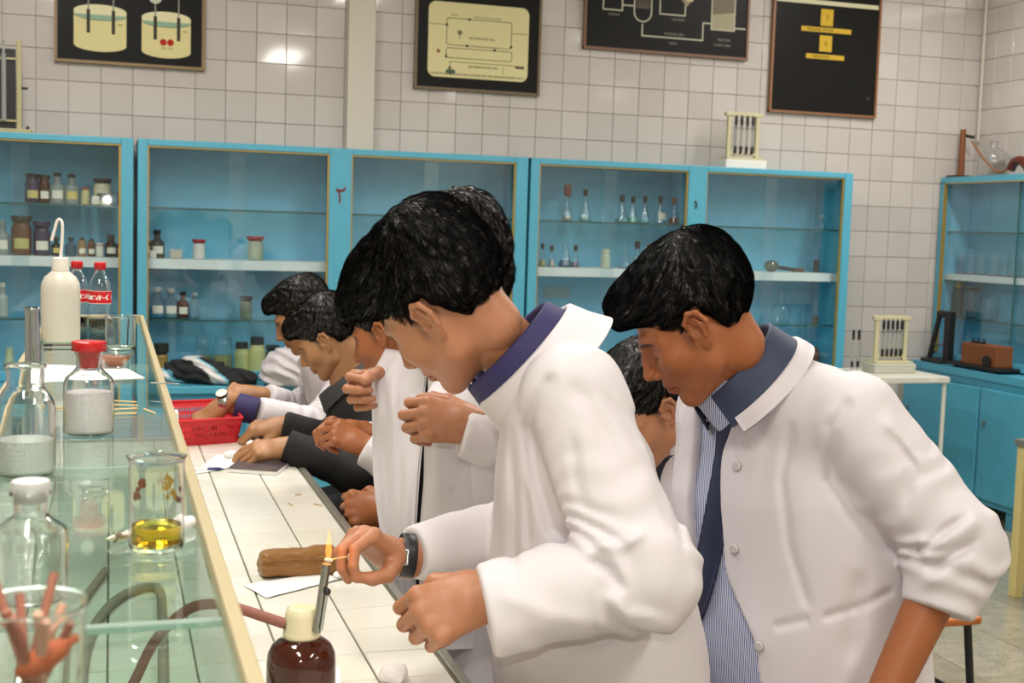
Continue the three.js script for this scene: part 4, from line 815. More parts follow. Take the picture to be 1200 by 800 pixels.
{ // peeling a match, behind the open coat
  const sp = {
    F: dir(-0.95, 0, 0.25), S: dir(0.25, 0, 0.95), pelvis: at(590, 700, 3.2), cell: 0.018, sit: 0.53,
    spine: spineOf([at(600, 790, 3.22), at(585, 660, 3.2), at(560, 590, 3.17), at(525, 520, 3.13), at(490, 462, 3.09), at(472, 436, 3.06)], 0.16, 0.12),
    neck: at(466, 430, 3.05), head: headFrame(at(446, 392, 2.94), 18, 20, 6, 0.88),
    shL: at(520, 470, 2.95), elL: at(487, 560, 2.9), wrL: at(430, 522, 2.9), cuL: at(427, 525, 2.9), shR: at(484, 462, 3.2), elR: at(476, 536, 3.16), wrR: at(424, 504, 3.04), cuR: at(425, 509, 3.05),
    handL: [dir(-0.9, 0.42, 0.1), dir(0.3, 0.5, 0.8), 'pinch', 0.84], handR: [dir(-0.95, 0.25, 0.2), dir(-0.2, 0.9, -0.2), 'pinch', 0.84],
  };
  const t = person('boy in white coat peeling a match, face half hidden by the open coat', sp, HAIR.far2, SK2);
  part(t, 'lab_coat', sculpt(coatField(sp, { sleeveL: [0.062, 0.055, 0.04], sleeveR: [0.06, 0.054, 0.038], neckHole: [at(472, 436, 3.06), at(450, 400, 3.04), 0.06, 0.07] }), ...boundsOf(sp), 0.011), M.coat);
  part(t, 'coat_collar', collarSheet(at(468, 432, 3.055), dir(-0.5, 0.85, 0.1), dir(-0.85, -0.5, 0.1), { rx: 0.066, rz: 0.075, stand: 0.04, leaf: 0.05, tip: 0.02 }), M.coat);
}
{ // the boy in black leaning on the bench
  const sp = {
    F: dir(-0.9, 0, 0.3), S: dir(0.3, 0, 0.9), pelvis: at(520, 640, 3.72), cell: 0.018, sit: 0.53,
    spine: spineOf([at(540, 690, 3.74), at(515, 620, 3.7), at(488, 570, 3.65), at(460, 530, 3.6), at(430, 492, 3.56), at(412, 466, 3.53)], 0.165, 0.13),
    neck: at(408, 458, 3.53), head: headFrame(at(381, 401, 3.43), 6, 30, 12, 0.8),
    shL: at(444, 500, 3.42), elL: at(420, 556, 3.3), wrL: at(341, 522, 3.27), cuL: at(334, 521, 3.27), shR: at(414, 485, 3.66), elR: at(398, 520, 3.62), wrR: at(334, 497, 3.58), cuR: at(330, 497, 3.58),
    handL: [dir(-1, -0.12, 0.1), dir(0.1, 0.85, 0.45), 'relaxed', 0.95], handR: [dir(-0.98, -0.1, 0.1), dir(-0.1, 0.9, 0.3), 'hook', 0.95],
  };
  const t = person('boy in black sweater leaning over the bench next to the dark notebook', sp, HAIR.far2, SK3);
  part(t, 'sweater', sculpt(coatField(sp, { sleeveL: [0.06, 0.053, 0.043], sleeveR: [0.06, 0.052, 0.04], drape: 0.004, folds: 0.3, neckHole: [at(412, 466, 3.53), at(385, 420, 3.5), 0.058, 0.07] }), ...boundsOf(sp), 0.01), M.blackCloth);
  part(t, 'collar', collarSheet(at(406, 454, 3.53), dir(-0.62, 0.78, 0.1), dir(-0.75, -0.62, 0.1), { rx: 0.06, rz: 0.07, stand: 0.03, leaf: 0.035, tip: 0.01 }), mat(0x3a3b3d, 0.8));
}
{ // reaching into the red basket
  const sp = {
    F: dir(-0.93, 0, 0.25), S: dir(0.25, 0, 0.93), pelvis: at(470, 590, 4.25), cell: 0.018, sit: 0.53,
    spine: spineOf([at(485, 640, 4.27), at(465, 575, 4.23), at(445, 530, 4.19), at(420, 490, 4.14), at(392, 448, 4.09), at(378, 424, 4.06)], 0.165, 0.13),
    neck: at(374, 418, 4.06), head: headFrame(at(350, 373, 3.93), 6, 26, 8, 0.84),
    shL: at(410, 452, 3.94), elL: at(372, 503, 3.8), wrL: at(262, 473, 3.66), cuL: at(300, 482, 3.67), shR: at(375, 440, 4.25), elR: at(360, 485, 4.3), wrR: at(300, 461, 4.15), cuR: at(312, 464, 4.16),
    handL: [dir(-0.8, -0.55, 0.1), dir(-0.35, 0.75, 0.5), 'pinch', 0.95], handR: [dir(-0.98, 0.1, 0.1), dir(0, 0.7, 0.7), 'fist', 0.9],
  };
  const t = person('boy in white coat at the back reaching into the red basket', sp, HAIR.far2, SK3);
  part(t, 'lab_coat', sculpt(coatField(sp, { sleeveL: [0.066, 0.06, 0.046], sleeveR: [0.062, 0.055, 0.044], neckHole: [at(378, 424, 4.06), at(352, 385, 4.04), 0.06, 0.07] }), ...boundsOf(sp), 0.011), M.coat);
  part(t, 'coat_collar', collarSheet(at(384, 424, 4.06), dir(-0.5, 0.85, 0), dir(-0.85, -0.5, 0.1), { rx: 0.068, rz: 0.078, stand: 0.05, leaf: 0.06, tip: 0.03 }), M.coat);
  const u = dir(-1, 0.23, 0.0), q = new THREE.Quaternion().setFromUnitVectors(V(0, 1, 0), u), c = at(289, 479, 3.668);
  part(t, 'shirt_cuff', lathe([[0.03, -0.035], [0.039, -0.03], [0.041, 0.025], [0.038, 0.028], [0.034, 0.026], [0.032, 0.0]], 28).applyQuaternion(q).translate(c.x, c.y, c.z), M.navy);
  const w = at(263, 471, 3.66), wt = part(t, 'wristwatch', lathe([[0.0285, -0.011], [0.032, -0.01], [0.032, 0.01], [0.0285, 0.011], [0.0285, -0.011]], 30).applyQuaternion(q).translate(w.x, w.y, w.z), M.steel);
  part(wt, 'dial', cyl(0.017, 0.016, 0.008, 0, 0, 0, 24).applyQuaternion(new THREE.Quaternion().setFromUnitVectors(V(0, 1, 0), dir(-0.1, 0.75, 0.65))).translate(...w.clone().addScaledVector(dir(-0.1, 0.75, 0.65), 0.029)), mat(0x55554f, 0.3, { metalness: 0.8 }));
}
{ // only his fist shows below the open coat
  const sp = {
    F: dir(-0.93, 0, 0.3), S: dir(0.3, 0, 0.93), pelvis: at(600, 760, 2.85), cell: 0.018,
    spine: spineOf([at(605, 850, 2.86), at(598, 720, 2.85), at(592, 640, 2.84), at(585, 560, 2.82), at(575, 480, 2.8), at(566, 440, 2.82)], 0.15, 0.12),
    neck: at(560, 425, 2.87), head: headFrame(at(538, 350, 2.77), 10, 20, 5, 0.98),
    shL: at(600, 480, 2.78), elL: at(540, 604, 2.72), wrL: at(462, 597, 2.72), cuL: at(500, 602, 2.72), shR: at(560, 470, 2.96), elR: at(520, 600, 2.96), wrR: at(470, 640, 2.82),
    handL: [dir(-1, 0.02, 0), dir(0, 0.25, 0.95), 'fist', 1], handR: [dir(-0.9, -0.1, 0.1), dir(0, 0.95, 0.2), 'relaxed', 0.95],
  };
  const t = person('boy hidden by the open coat, only his bare fist showing at the bench edge', sp, HAIR.far1, SK2);
  part(t, 'lab_coat', sculpt(coatField(sp, { sleeveL: [0.062, 0.055, 0.042] }), ...boundsOf(sp), 0.012), M.coat);
}
{ // glimpsed between the two boys in front
  const sp = {
    F: dir(-0.5, 0, 0.87), S: dir(0.87, 0, 0.5), pelvis: at(790, 780, 3.05), cell: 0.018,
    spine: spineOf([at(790, 850, 3.06), at(788, 740, 3.05), at(786, 680, 3.04), at(784, 620, 3.03), at(782, 565, 3.02), at(778, 536, 3.0)], 0.175, 0.13),
    neck: at(772, 530, 3.0), head: headFrame(at(786, 482, 2.8), -35, 38, 4, 1),
    shL: at(830, 575, 2.95), elL: at(835, 680, 2.9), wrL: at(800, 740, 2.7), shR: at(735, 570, 3.1), elR: at(720, 660, 3.05), wrR: at(720, 720, 2.8),
    handL: [dir(-0.6, -0.4, 0.5), dir(0, 0.7, 0.5), 'relaxed', 0.95], handR: [dir(-0.6, -0.4, 0.5), dir(0, 0.7, 0.5), 'relaxed', 0.95],
  };
  const t = person('dark-haired boy glimpsed between the two boys in front, head bowed', sp, HAIR.far2, SK1);
  part(t, 'lab_coat', sculpt(coatField(sp, {}), ...boundsOf(sp), 0.012), M.coat);
  part(t, 'shirt_collar', collarSheet(at(776, 534, 3.0), dir(-0.2, 0.9, 0.3), dir(-0.6, -0.3, 0.7), { rx: 0.066, rz: 0.072, stand: 0.03, leaf: 0.05, tip: 0.02 }), mat(0x20212b, 0.7));
}

// ---------------------------------------------------------------- vessels
// outer and inner shapes are turned; contents are bodies of their own inside the wall
const liquid = (c, d = 0.02) => mat(0xffffff, 0.03, { transmission: 1, thickness: 0.02, ior: 1.34, attenuationColor: new THREE.Color(c), attenuationDistance: d });
const powder = c => mat(c, 0.9, { bumpMap: grainBump, bumpScale: 0.002 });
// a turned vessel with a real wall: the outline outside, the same pulled in by the wall inside
function turned(pts, wall, seg = 32) {
  const inner = []; for (let i = pts.length - 1; i >= 0; i--) inner.push([Math.max(pts[i][0] - wall, 0), Math.max(pts[i][1], wall * 1.6)]);
  return lathe([...pts, ...inner], seg);
}
function vessel(name, label, category, pos, { kind, h, w, glass = M.glass, content, fill = 0.4, cap, capH = 0.14, capW, labelMat, neck = 0.42, group }) {
  const t = thing(name, label, category, pos, group), r = w / 2, n = r * neck, wall = Math.min(0.0018, r * 0.07), rim = neck > 0.46 ? 1.12 : 1.25;
  if (kind === 'reagent') part(t, 'glass_body', turned([[0, 0.0015], [r * 0.9, 0.0005], [r, h * 0.03], [r, h * 0.6], [r * 0.93, h * 0.67], [n * 1.15, h * 0.77], [n, h * 0.8], [n, h * 0.95], [n * rim, h * 0.965], [n * rim, h * 0.995], [n * 0.85, h]], wall, 32), glass);
  else if (kind === 'jar') part(t, 'glass_body', turned([[0, 0.0015], [r * 0.92, 0.0005], [r, h * 0.04], [r, h * 0.78], [r * 0.86, h * 0.86], [r * 0.82, h * 0.88], [r * 0.82, h]], wall, 32), glass);
  else if (kind === 'flask') part(t, 'glass_body', turned([[0, 0.0015], [r * 0.93, 0.0005], [r, h * 0.05], [r * 0.94, h * 0.14], [n, h * 0.72], [n, h * 0.97], [n * 1.22, h]], wall, 32), glass);
  else if (kind === 'globe') part(t, 'glass_body', turned([[0, 0.001], ...Array.from({ length: 13 }, (_, i) => { const a = -1.4 + i * 0.21; return [r * Math.cos(a), h * 0.34 + h * 0.33 * Math.sin(a)]; }), [n * 0.9, h * 0.7], [n * 0.8, h], [n, h]].filter(p => p[0] > 0.0001 || p[1] < 0.002), wall, 32), glass);
  else if (kind === 'beaker') part(t, 'glass_body', lathe([[0, 0.002], [r * 0.88, 0.0006], [r * 0.97, h * 0.03], [r, h * 0.08], [r, h * 0.94], [r * 1.04, h * 0.98], [r * 1.09, h], [r * 1.07, h * 1.004], [r * 0.985, h * 0.97], [r * 0.975, h * 0.1], [r * 0.9, h * 0.035], [0, 0.005]], 48), glass);
  else if (kind === 'cylinder') part(t, 'glass_body', turned([[0, 0.0005], [r * 1.8, 0.0005], [r * 1.8, h * 0.03], [r, h * 0.06], [r, h * 0.98], [r * 1.15, h]], wall, 28), glass);
  else if (kind === 'block') part(t, 'body', rbox(w, h * 0.78, w * 0.8, 0.006, 0, h * 0.39, 0), glass);
  if (content) {
    const R = r - wall - 0.0006, H = h * fill, low = 0.004;
    const top = kind === 'flask' ? r * mix(0.92, neck, Math.min(1, fill / 0.72)) * 0.95 : R;
    part(t, 'contents', lathe([[0, low], [R * 0.93, low], [R, low + 0.004], [top, H], [top * 0.99, H + 0.0006], [0, H + (content.isPowder ? h * 0.02 : 0.0006)]], 28), content);
  }
  if (labelMat) part(t, 'paper_label', new THREE.CylinderGeometry(r * 1.015, r * 1.015, h * 0.3, 20, 1, true, -0.95 + 0.3, 1.5).translate(0, h * 0.34, 0), labelMat);
  if (cap) { const cw = (capW ?? n * 1.2); part(t, kind === 'flask' || kind === 'reagent' ? 'stopper' : 'lid', lathe([[0, h * 0.9], [cw * 0.78, h * 0.9], [cw * 0.86, h], [cw, h * 1.005], [cw * 0.98, h * (1 + capH) - 0.001], [cw * 0.9, h * (1 + capH)], [0, h * (1 + capH)]], 24), cap); }
  return t;
}
M.label.side = M.yellowLabel.side = THREE.DoubleSide;

// ---------------------------------------------------------------- on the glass shelf, near to far
const G = (x, y) => onY(x, y, GY - 0.0008);
{ // beaker of splints, cut by the lower left corner
  const t = vessel('beaker', 'small beaker of red-brown sticks in the lower left corner', 'beaker', onY(36, 905, GY - 0.0008), { kind: 'beaker', h: 0.087, w: 0.052 });
  const stick = mat(0x9c6450, 0.75), pale = mat(0xc39a80, 0.8), orange = mat(0xb35a2c, 0.65);
  const r = rng(21);
  for (let k = 0; k < 9; k++) { const a = r() * 6.28, b = a + 2.4 + r(), R = 0.016; solo('wooden_splint', rod(V(Math.cos(a) * R, 0.006, Math.sin(a) * R), V(Math.cos(b) * 0.02, 0.075 + r() * 0.025, Math.sin(b) * 0.02), 0.0023, 8).translate(...t.position), k % 3 ? stick : pale, 'red-brown stick standing in the corner beaker', 'stick', 'sticks in the corner beaker'); }
  solo('rubber_bulb', [lathe([[0, 0], [0.004, 0.001], [0.0075, 0.01], [0.0085, 0.02], [0.006, 0.032], [0.003, 0.036], [0.003, 0.042], [0, 0.043]], 16).scale(0.8, 0.8, 0.8).rotateZ(-1.0).translate(t.position.x - 0.006, t.position.y + 0.052, t.position.z + 0.006)], orange, 'orange rubber teat lying on the sticks in the corner beaker', 'rubber teat');
}
vessel('reagent_bottle', 'clear stoppered bottle in front of the one with pale green salt', 'bottle', G(36, 706), { kind: 'reagent', h: 0.082, w: 0.052, neck: 0.44, cap: M.frosted, capH: 0.09 });
vessel('reagent_bottle', 'open glass bottle holding pale green crystals at the left edge', 'bottle', G(30, 556), { kind: 'reagent', h: 0.12, w: 0.062, neck: 0.62, content: Object.assign(powder(0xd6e2da), { isPowder: true }), fill: 0.32 });
{
  const t = vessel('reagent_bottle', 'glass bottle of white crystals with a red stopper', 'bottle', G(104, 508), { kind: 'reagent', h: 0.108, w: 0.0625, neck: 0.5, content: Object.assign(powder(0xf0eeee), { isPowder: true }), fill: 0.5 });
  part(t, 'stopper', lathe([[0, 0.085], [0.011, 0.085], [0.0145, 0.106], [0.021, 0.107], [0.0215, 0.1175], [0.0205, 0.1195], [0, 0.1195]], 8), mat(0xc91e22, 0.25));
}
{ // beaker with yellow liquid and dried brown stains
  const p = G(183, 644), t = vessel('beaker', 'beaker with yellow liquid and brown stains, nearest the bench', 'beaker', p, { kind: 'beaker', h: 0.08, w: 0.0455, content: liquid(0xf0d648, 0.03), fill: 0.27 });
  const sm = mat(0x6b3413, 0.8), sy = mat(0xa98a2e, 0.8), r = rng(5), R = 0.0222, yaw = Math.atan2(-p.x, -p.z);
  for (const [a0, y0, n, m] of [[-1.1, 0.045, 5, sm], [-0.45, 0.052, 5, sy], [0.75, 0.048, 7, sm], [0.6, 0.055, 3, sm], [-0.6, 0.042, 3, sy]]) for (let k = 0; k < n; k++) {
    const a = a0 + (r() - 0.5) * 0.35 + yaw + Math.PI, y = y0 + (r() - 0.5) * 0.014, g = new THREE.CircleGeometry(0.0012 + r() * 0.0026, 9), q = g.attributes.position; for (let i = 1; i < q.count; i++) q.setXYZ(i, q.getX(i) * (0.5 + r()), q.getY(i) * (0.5 + r() * 1.2), 0);
    part(t, 'dried_stain', g.rotateY(a).translate(Math.sin(a) * R, y, Math.cos(a) * R), m).material.side = THREE.DoubleSide;
  }
}
{ // ballpoint pen lying behind the beaker
  const a = onY(124, 632, GY + 0.0045), b = onY(222, 612, GY + 0.0045), d = b.clone().sub(a), t = thing('ballpoint_pen', 'white pen with a brassy tip lying behind the yellow beaker', 'pen', a), q = new THREE.Quaternion().setFromUnitVectors(V(0, 1, 0), d.clone().normalize()), L = d.length();
  part(t, 'barrel', lathe([[0, L * 0.2], [0.004, L * 0.2], [0.0046, L * 0.3], [0.0046, L * 0.98], [0.003, L], [0, L]], 16).applyQuaternion(q), M.whitePaint);
  part(t, 'tip', lathe([[0, 0], [0.0012, 0.002], [0.0032, 0.012], [0.0042, L * 0.1], [0.0042, L * 0.22], [0, L * 0.22]], 16).applyQuaternion(q), mat(0xc2b7a3, 0.25, { metalness: 1 }));
  part(t, 'cap', lathe([[0, L * 0.86], [0.0062, L * 0.86], [0.0066, L * 0.9], [0.006, L * 1.03], [0, L * 1.05]], 16).applyQuaternion(q), mat(0xf2f0ee, 0.35));
}
solo('metal_cylinder', lathe([[0, 0], [0.0108, 0.0005], [0.0108, 0.132], [0.0122, 0.136], [0.0122, 0.138], [0.0106, 0.138], [0.0104, 0.004], [0, 0.004]], 32).translate(...G(38, 466)), mat(0xb9c2c8, 0.12, { metalness: 1 }), 'shiny metal cylinder standing behind the bottle of green crystals', 'cylinder');
{ // sheet of paper
  const c = [[44, 448], [170, 443], [146, 430], [48, 427]].map(([x, y]) => onY(x, y, GY + 0.0002));
  solo('paper_sheet', sheet([[c[3], c[2]], [c[0], c[1]]].map(r => [r[0], r[0].clone().lerp(r[1], 0.5), r[1]]), 0.0004), M.paper, 'white paper lying on the glass shelf under the amber dish', 'paper');
}
{
  const r = rng(9);
  for (const [x0, y0, x1, y1, l] of [[128, 469, 160, 471, 'farthest'], [130, 474, 162, 475, 'second farthest'], [130, 480, 161, 478, 'second nearest'], [129, 485, 160, 484, 'nearest']]) solo('matchstick', rod(onY(x0, y0, GY + 0.0013), onY(x1, y1, GY + 0.0013), 0.0012, 6), mat(0xd8bb84, 0.8), l + ' of four bare matchsticks beside the red-stoppered bottle', 'matchstick', 'matchsticks on the glass shelf');
  solo('matchstick', rod(onY(169, 479, GY + 0.0013), onY(182, 484, GY + 0.0013), 0.0014, 6), mat(0xd8bb84, 0.8), 'short broken matchstick near the shelf rail', 'matchstick', 'matchsticks on the glass shelf');
  solo('matchstick', rod(onY(62, 478, GY + 0.0013), onY(74, 478, GY + 0.0013), 0.0014, 6), mat(0xc9a469, 0.8), 'matchstick left of the red-stoppered bottle', 'matchstick', 'matchsticks on the glass shelf');
}
{ // amber dish
  const p = G(135, 431), t = thing('evaporating_dish', 'round glass dish of amber liquid on the paper', 'dish', p);
  p.y += 0.0006; t.position.y += 0.0006;
  part(t, 'glass_bowl', lathe([[0, 0.0008], [0.014, 0.001], [0.024, 0.008], [0.032, 0.026], [0.034, 0.032], [0.0325, 0.032], [0.03, 0.026], [0.022, 0.0095], [0.013, 0.003], [0, 0.0025]], 36), M.pane);
  part(t, 'amber_liquid', lathe([[0, 0.003], [0.013, 0.0035], [0.0215, 0.01], [0.0285, 0.0215], [0.0283, 0.022], [0, 0.022]], 32), mat(0xb9611c, 0.06, { transmission: 0.35, thickness: 0 }));
}
vessel('beaker', 'empty beaker behind the amber dish at the far shelf end', 'beaker', G(141, 409), { kind: 'beaker', h: 0.07, w: 0.062 });
{ // wash bottle
  const p = G(71, 400), t = thing('wash_bottle', 'white plastic wash bottle with a bent spout', 'bottle', p), pl = mat(0xe6e0d2, 0.4, { transmission: 0.25, thickness: 0 });
  part(t, 'body', lathe([[0, 0.001], [0.036, 0], [0.041, 0.005], [0.0415, 0.11], [0.04, 0.128], [0.033, 0.143], [0.022, 0.152], [0.019, 0.155], [0, 0.155]], 40), pl);
  part(t, 'screw_cap', lathe([[0, 0.153], [0.0185, 0.153], [0.0185, 0.158], [0.0175, 0.183], [0.015, 0.185], [0, 0.185]], 28), mat(0xe2dccf, 0.45));
  const s = (r, u) => V().addScaledVector(CR, r).add(V(0, u, 0));
  part(t, 'spout', tube([s(0.0, 0.184), s(0.003, 0.22), s(0.004, 0.255), s(0.0, 0.268), s(-0.007, 0.266), s(-0.012, 0.25), s(-0.02, 0.222)], 0.0034, 30, 10), mat(0xe9e4da, 0.4));
}
{ // cola bottles
  const draw = canvasTex(512, 128, (c, W, H) => { c.fillStyle = '#c8141c'; c.fillRect(0, 0, W, H); c.fillStyle = '#f4efec'; c.font = 'italic bold 74px serif'; c.fillText('Coca-Cola', 14, 86); c.fillText('Coca-Cola', 270, 86); c.fillRect(0, 0, W, 4); c.fillRect(0, H - 4, W, 4); });
  for (const [x, y, turn, l] of [[117, 387, 0.9, 'small cola bottle with red cap nearer the empty beaker'], [90, 385, 2.0, 'small cola bottle half hidden behind the wash bottle']]) {
    const t = thing('soda_bottle', l, 'bottle', G(x, y), 'cola bottles on the shelf'); t.rotation.y = turn;
    part(t, 'body', turned([[0, 0.002], [0.02, 0.0005], [0.0255, 0.008], [0.0265, 0.03], [0.0245, 0.05], [0.0265, 0.066], [0.027, 0.098], [0.024, 0.118], [0.014, 0.14], [0.0105, 0.146], [0.0105, 0.152]], 0.0007, 32), M.glass);
    part(t, 'cola', lathe([[0, 0.003], [0.0215, 0.003], [0.0245, 0.012], [0.0253, 0.028], [0.0252, 0.029], [0, 0.029]], 28), mat(0x1a0805, 0.1));
    part(t, 'label', new THREE.CylinderGeometry(0.0274, 0.0272, 0.031, 32, 1, true).translate(0, 0.082, 0), mat(0xffffff, 0.4, { map: draw, side: THREE.DoubleSide }));
    part(t, 'cap', lathe([[0, 0.148], [0.0142, 0.148], [0.0142, 0.164], [0.013, 0.1665], [0, 0.1665]], 24), M.redPlastic);
  }
}
{ // tweezers
  const a = onY(60, 404, GY + 0.004), b = onY(90, 404, GY + 0.004), t = thing('tweezers', 'dark tweezers lying in front of the wash bottle', 'tweezers', a), d = b.sub(a);
  for (const s of [-1, 1]) part(t, 'arm', rod(V(0, 0, 0), d.clone().addScaledVector(V(0, 0, 1), s * 0.005), 0.0016, 6), mat(0x4a3c34, 0.4, { metalness: 0.6 }));
  part(t, 'grip', rbox(0.018, 0.006, 0.01, 0.002, -0.006, 0, 0), M.black);
}

// ---------------------------------------------------------------- on the tiled bench
const BT = BY + 0.0006;
const B = (x, y, up = 0) => onY(x, y, BT + up);
{ // gas burner fitted to a brown bottle
  const p = at(352, 837, 1.62); p.y = BT; const t = thing('bottle_burner', 'brown glass bottle with cream cap and upright steel burner tube', 'burner', p);
  part(t, 'glass_body', lathe([[0, 0.002], [0.038, 0.0005], [0.0435, 0.006], [0.0435, 0.066], [0.042, 0.08], [0.037, 0.09], [0.029, 0.0965], [0.02, 0.1], [0.0185, 0.11], [0, 0.11]], 48), mat(0x5a220c, 0.1, { transmission: 0.55, thickness: 0, clearcoat: 0.6 }));
  part(t, 'spirit', lathe([[0, 0.003], [0.038, 0.003], [0.0415, 0.008], [0.0415, 0.045], [0, 0.045]], 32), mat(0x2a0d05, 0.2));
  part(t, 'cream_cap', lathe([[0, 0.1], [0.0225, 0.1], [0.0235, 0.103], [0.0235, 0.108], [0.0215, 0.1105], [0.0215, 0.128], [0.019, 0.1375], [0.013, 0.1395], [0.011, 0.138], [0, 0.1375]], 40), mat(0xd8cfaa, 0.4));
  const q = (r, u, w) => V(0, u, 0).addScaledVector(CR, r).addScaledVector(CF, -w);
  part(t, 'burner_tube', [rod(q(0.0205, 0.11, 0.014), q(0.0318, 0.196, 0.014), 0.0055, 16)], mat(0x8f8f89, 0.25, { metalness: 1 }));
  const kn = part(t, 'valve_rod', rod(q(0.0275, 0.113, 0.02), q(0.0335, 0.16, 0.02), 0.0018, 8), M.steel);
  part(kn, 'knob', new THREE.SphereGeometry(0.0048, 16, 12).translate(...q(0.0338, 0.162, 0.02)), M.black);
  part(t, 'hose', tube([q(-0.018, 0.118, 0.008), q(-0.045, 0.126, 0.004), q(-0.08, 0.135, -0.005), q(-0.112, 0.14, -0.012), q(-0.15, 0.13, -0.02), q(-0.19, 0.09, -0.02), q(-0.22, 0.03, -0.02), q(-0.24, 0.017, -0.02)], 0.0068, 60, 12), mat(0x8a5548, 0.65));
  // hose lying on the tiles under the glass
}
{
  const pts = [[92, 830], [96, 790], [103, 752], [118, 722], [140, 700], [168, 688], [186, 690], [190, 720], [191, 780], [191, 840]].map(([x, y]) => B(x, y, 0.0075));
  solo('rubber_hose', tube(pts, 0.0075, 70, 10), mat(0x8f8674, 0.7), 'grey rubber hose bent in an arch on the tiles under the glass shelf', 'hose');
  solo('cork_rod', [rod(B(98, 702, 0.007), B(124, 668, 0.007), 0.0068, 12)], mat(0x9a8a78, 0.8), 'short grey-brown tube lying on the tiles under the glass shelf', 'tube');
}
{ // the match and its flame
  const a = at(408, 652, 1.70), b = at(385, 656, 1.66), t = thing('burning_match', 'lit match held over the burner tube', 'match', a);
  part(t, 'stick', rod(V(0, 0, 0), b.clone().sub(a), 0.0013, 6), mat(0xd9bd7c, 0.8));
  part(t, 'head', lathe([[0, -0.006], [0.002, -0.005], [0.003, 0], [0.002, 0.005], [0, 0.006]], 10).rotateZ(1.4).translate(...b.clone().sub(a)), mat(0xcfc8b8, 0.8));
  const f = part(t, 'flame', lathe([[0, 0.0], [0.003, 0.003], [0.0042, 0.011], [0.0032, 0.024], [0.0014, 0.036], [0, 0.044]], 12).translate(...b.clone().sub(a)), mat(0xffb060, 0.9, { emissive: 0xff8a38, emissiveIntensity: 0.8, transparent: true, opacity: 0.25 }));
  const l = new THREE.PointLight(0xffa050, 0.003, 0, 2); l.position.copy(b).add(V(0, 0.02, 0)); l.castShadow = true; scene.add(l);
}
{ // pencil case
  const a = B(303, 661, 0.022), b = B(396, 655, 0.022), d = b.clone().sub(a), L = d.length();
  const f = (x, y, z) => { const X = Math.abs(x - L / 2) - L / 2 + 0.012, Y = Math.abs(y) - 0.011, Z = Math.abs(z) - 0.013; let e = Math.hypot(Math.max(X, 0), Math.max(Y, 0), Math.max(Z, 0)) + Math.min(Math.max(X, Y, Z), 0) - 0.012;
    e -= 0.004 * nz(x * 16, y * 30, z * 25 + 2) + 0.0022 * nz(x * 45, y * 120, z * 60) - 0.002 * Math.abs(nz(x * 9, y * 90, z * 20)); e += 0.0035 * Math.exp(-(((y - 0.003 - 0.003 * Math.sin(x * 30)) / 0.0028) ** 2)) * sstep(0, 0.01, z); return smax(e, -0.0215 - y, 0.005); };
  const g = sculpt(f, V(-0.02, -0.03, -0.035), V(L + 0.02, 0.035, 0.035), 0.0022);
  const t = thing('pencil_case', 'brown leather pencil case lying on the white tiles', 'pencil case', a); t.rotation.y = Math.atan2(-d.z, d.x);
  part(t, 'pouch', g, mat(0x8f6330, 0.38, { bumpMap: grainBump, bumpScale: 0.0006 }));
  part(t, 'zip', rod(V(0.004, 0.014, 0.0225), V(L - 0.006, 0.012, 0.0225), 0.001, 6), M.gold);
}
const flat = (name, pts, m, label, cat, up = 0.0008, group) => { const c = pts.map(([x, y]) => onY(x, y, BT + up)); const g = smoothGrid([[c[0], c[1]], [c[3], c[2]]].map(r => [r[0], r[0].clone().lerp(r[1], 0.5), r[1]]), 8, 8); for (const row of g) for (const p of row) p.y += 0.0012 * (1 + nz(p.x * 30, 0, p.z * 30)); return solo(name, sheet(g, 0.0004), m, label, cat, group); };
flat('paper_sheet', [[285, 686], [372, 672], [402, 678], [312, 701]], M.paper, 'white paper in front of the brown pencil case', 'paper');
flat('paper_sheet', [[380, 780], [398, 782], [402, 830], [372, 830]], M.paper, 'paper scrap half hidden behind the brown bottle', 'paper');
flat('paper_sheet', [[225, 556], [252, 534], [300, 528], [272, 548]], M.paper, 'white paper between the red basket and the notebook', 'paper');
{ // crumpled tissues
  const lump = (p, r, s, label) => { const g = sculpt((x, y, z) => Math.hypot(x, y * 1.7, z) - r + 0.3 * r * nz(x * 40 + s, y * 40, z * 40) + 0.16 * r * nz(x * 95, y * 95, z * 95 + s), V(-r * 1.6, -r, -r * 1.6), V(r * 1.6, r * 1.2, r * 1.6), 0.003); solo('crumpled_tissue', g.translate(p.x, p.y + r * 0.55, p.z), M.paper, label, 'tissue', 'crumpled tissues on the bench'); };
  lump(B(462, 798), 0.022, 1, 'crumpled tissue at the near edge of the bench'); lump(B(398, 678), 0.012, 2, 'crumpled tissue at the right end of the pencil case'); lump(B(270, 537), 0.018, 3, 'crumpled tissue beyond the ballpoint with blue grip'); lump(B(296, 524), 0.016, 4, 'crumpled tissue nearest the hands of the boy in black');
}
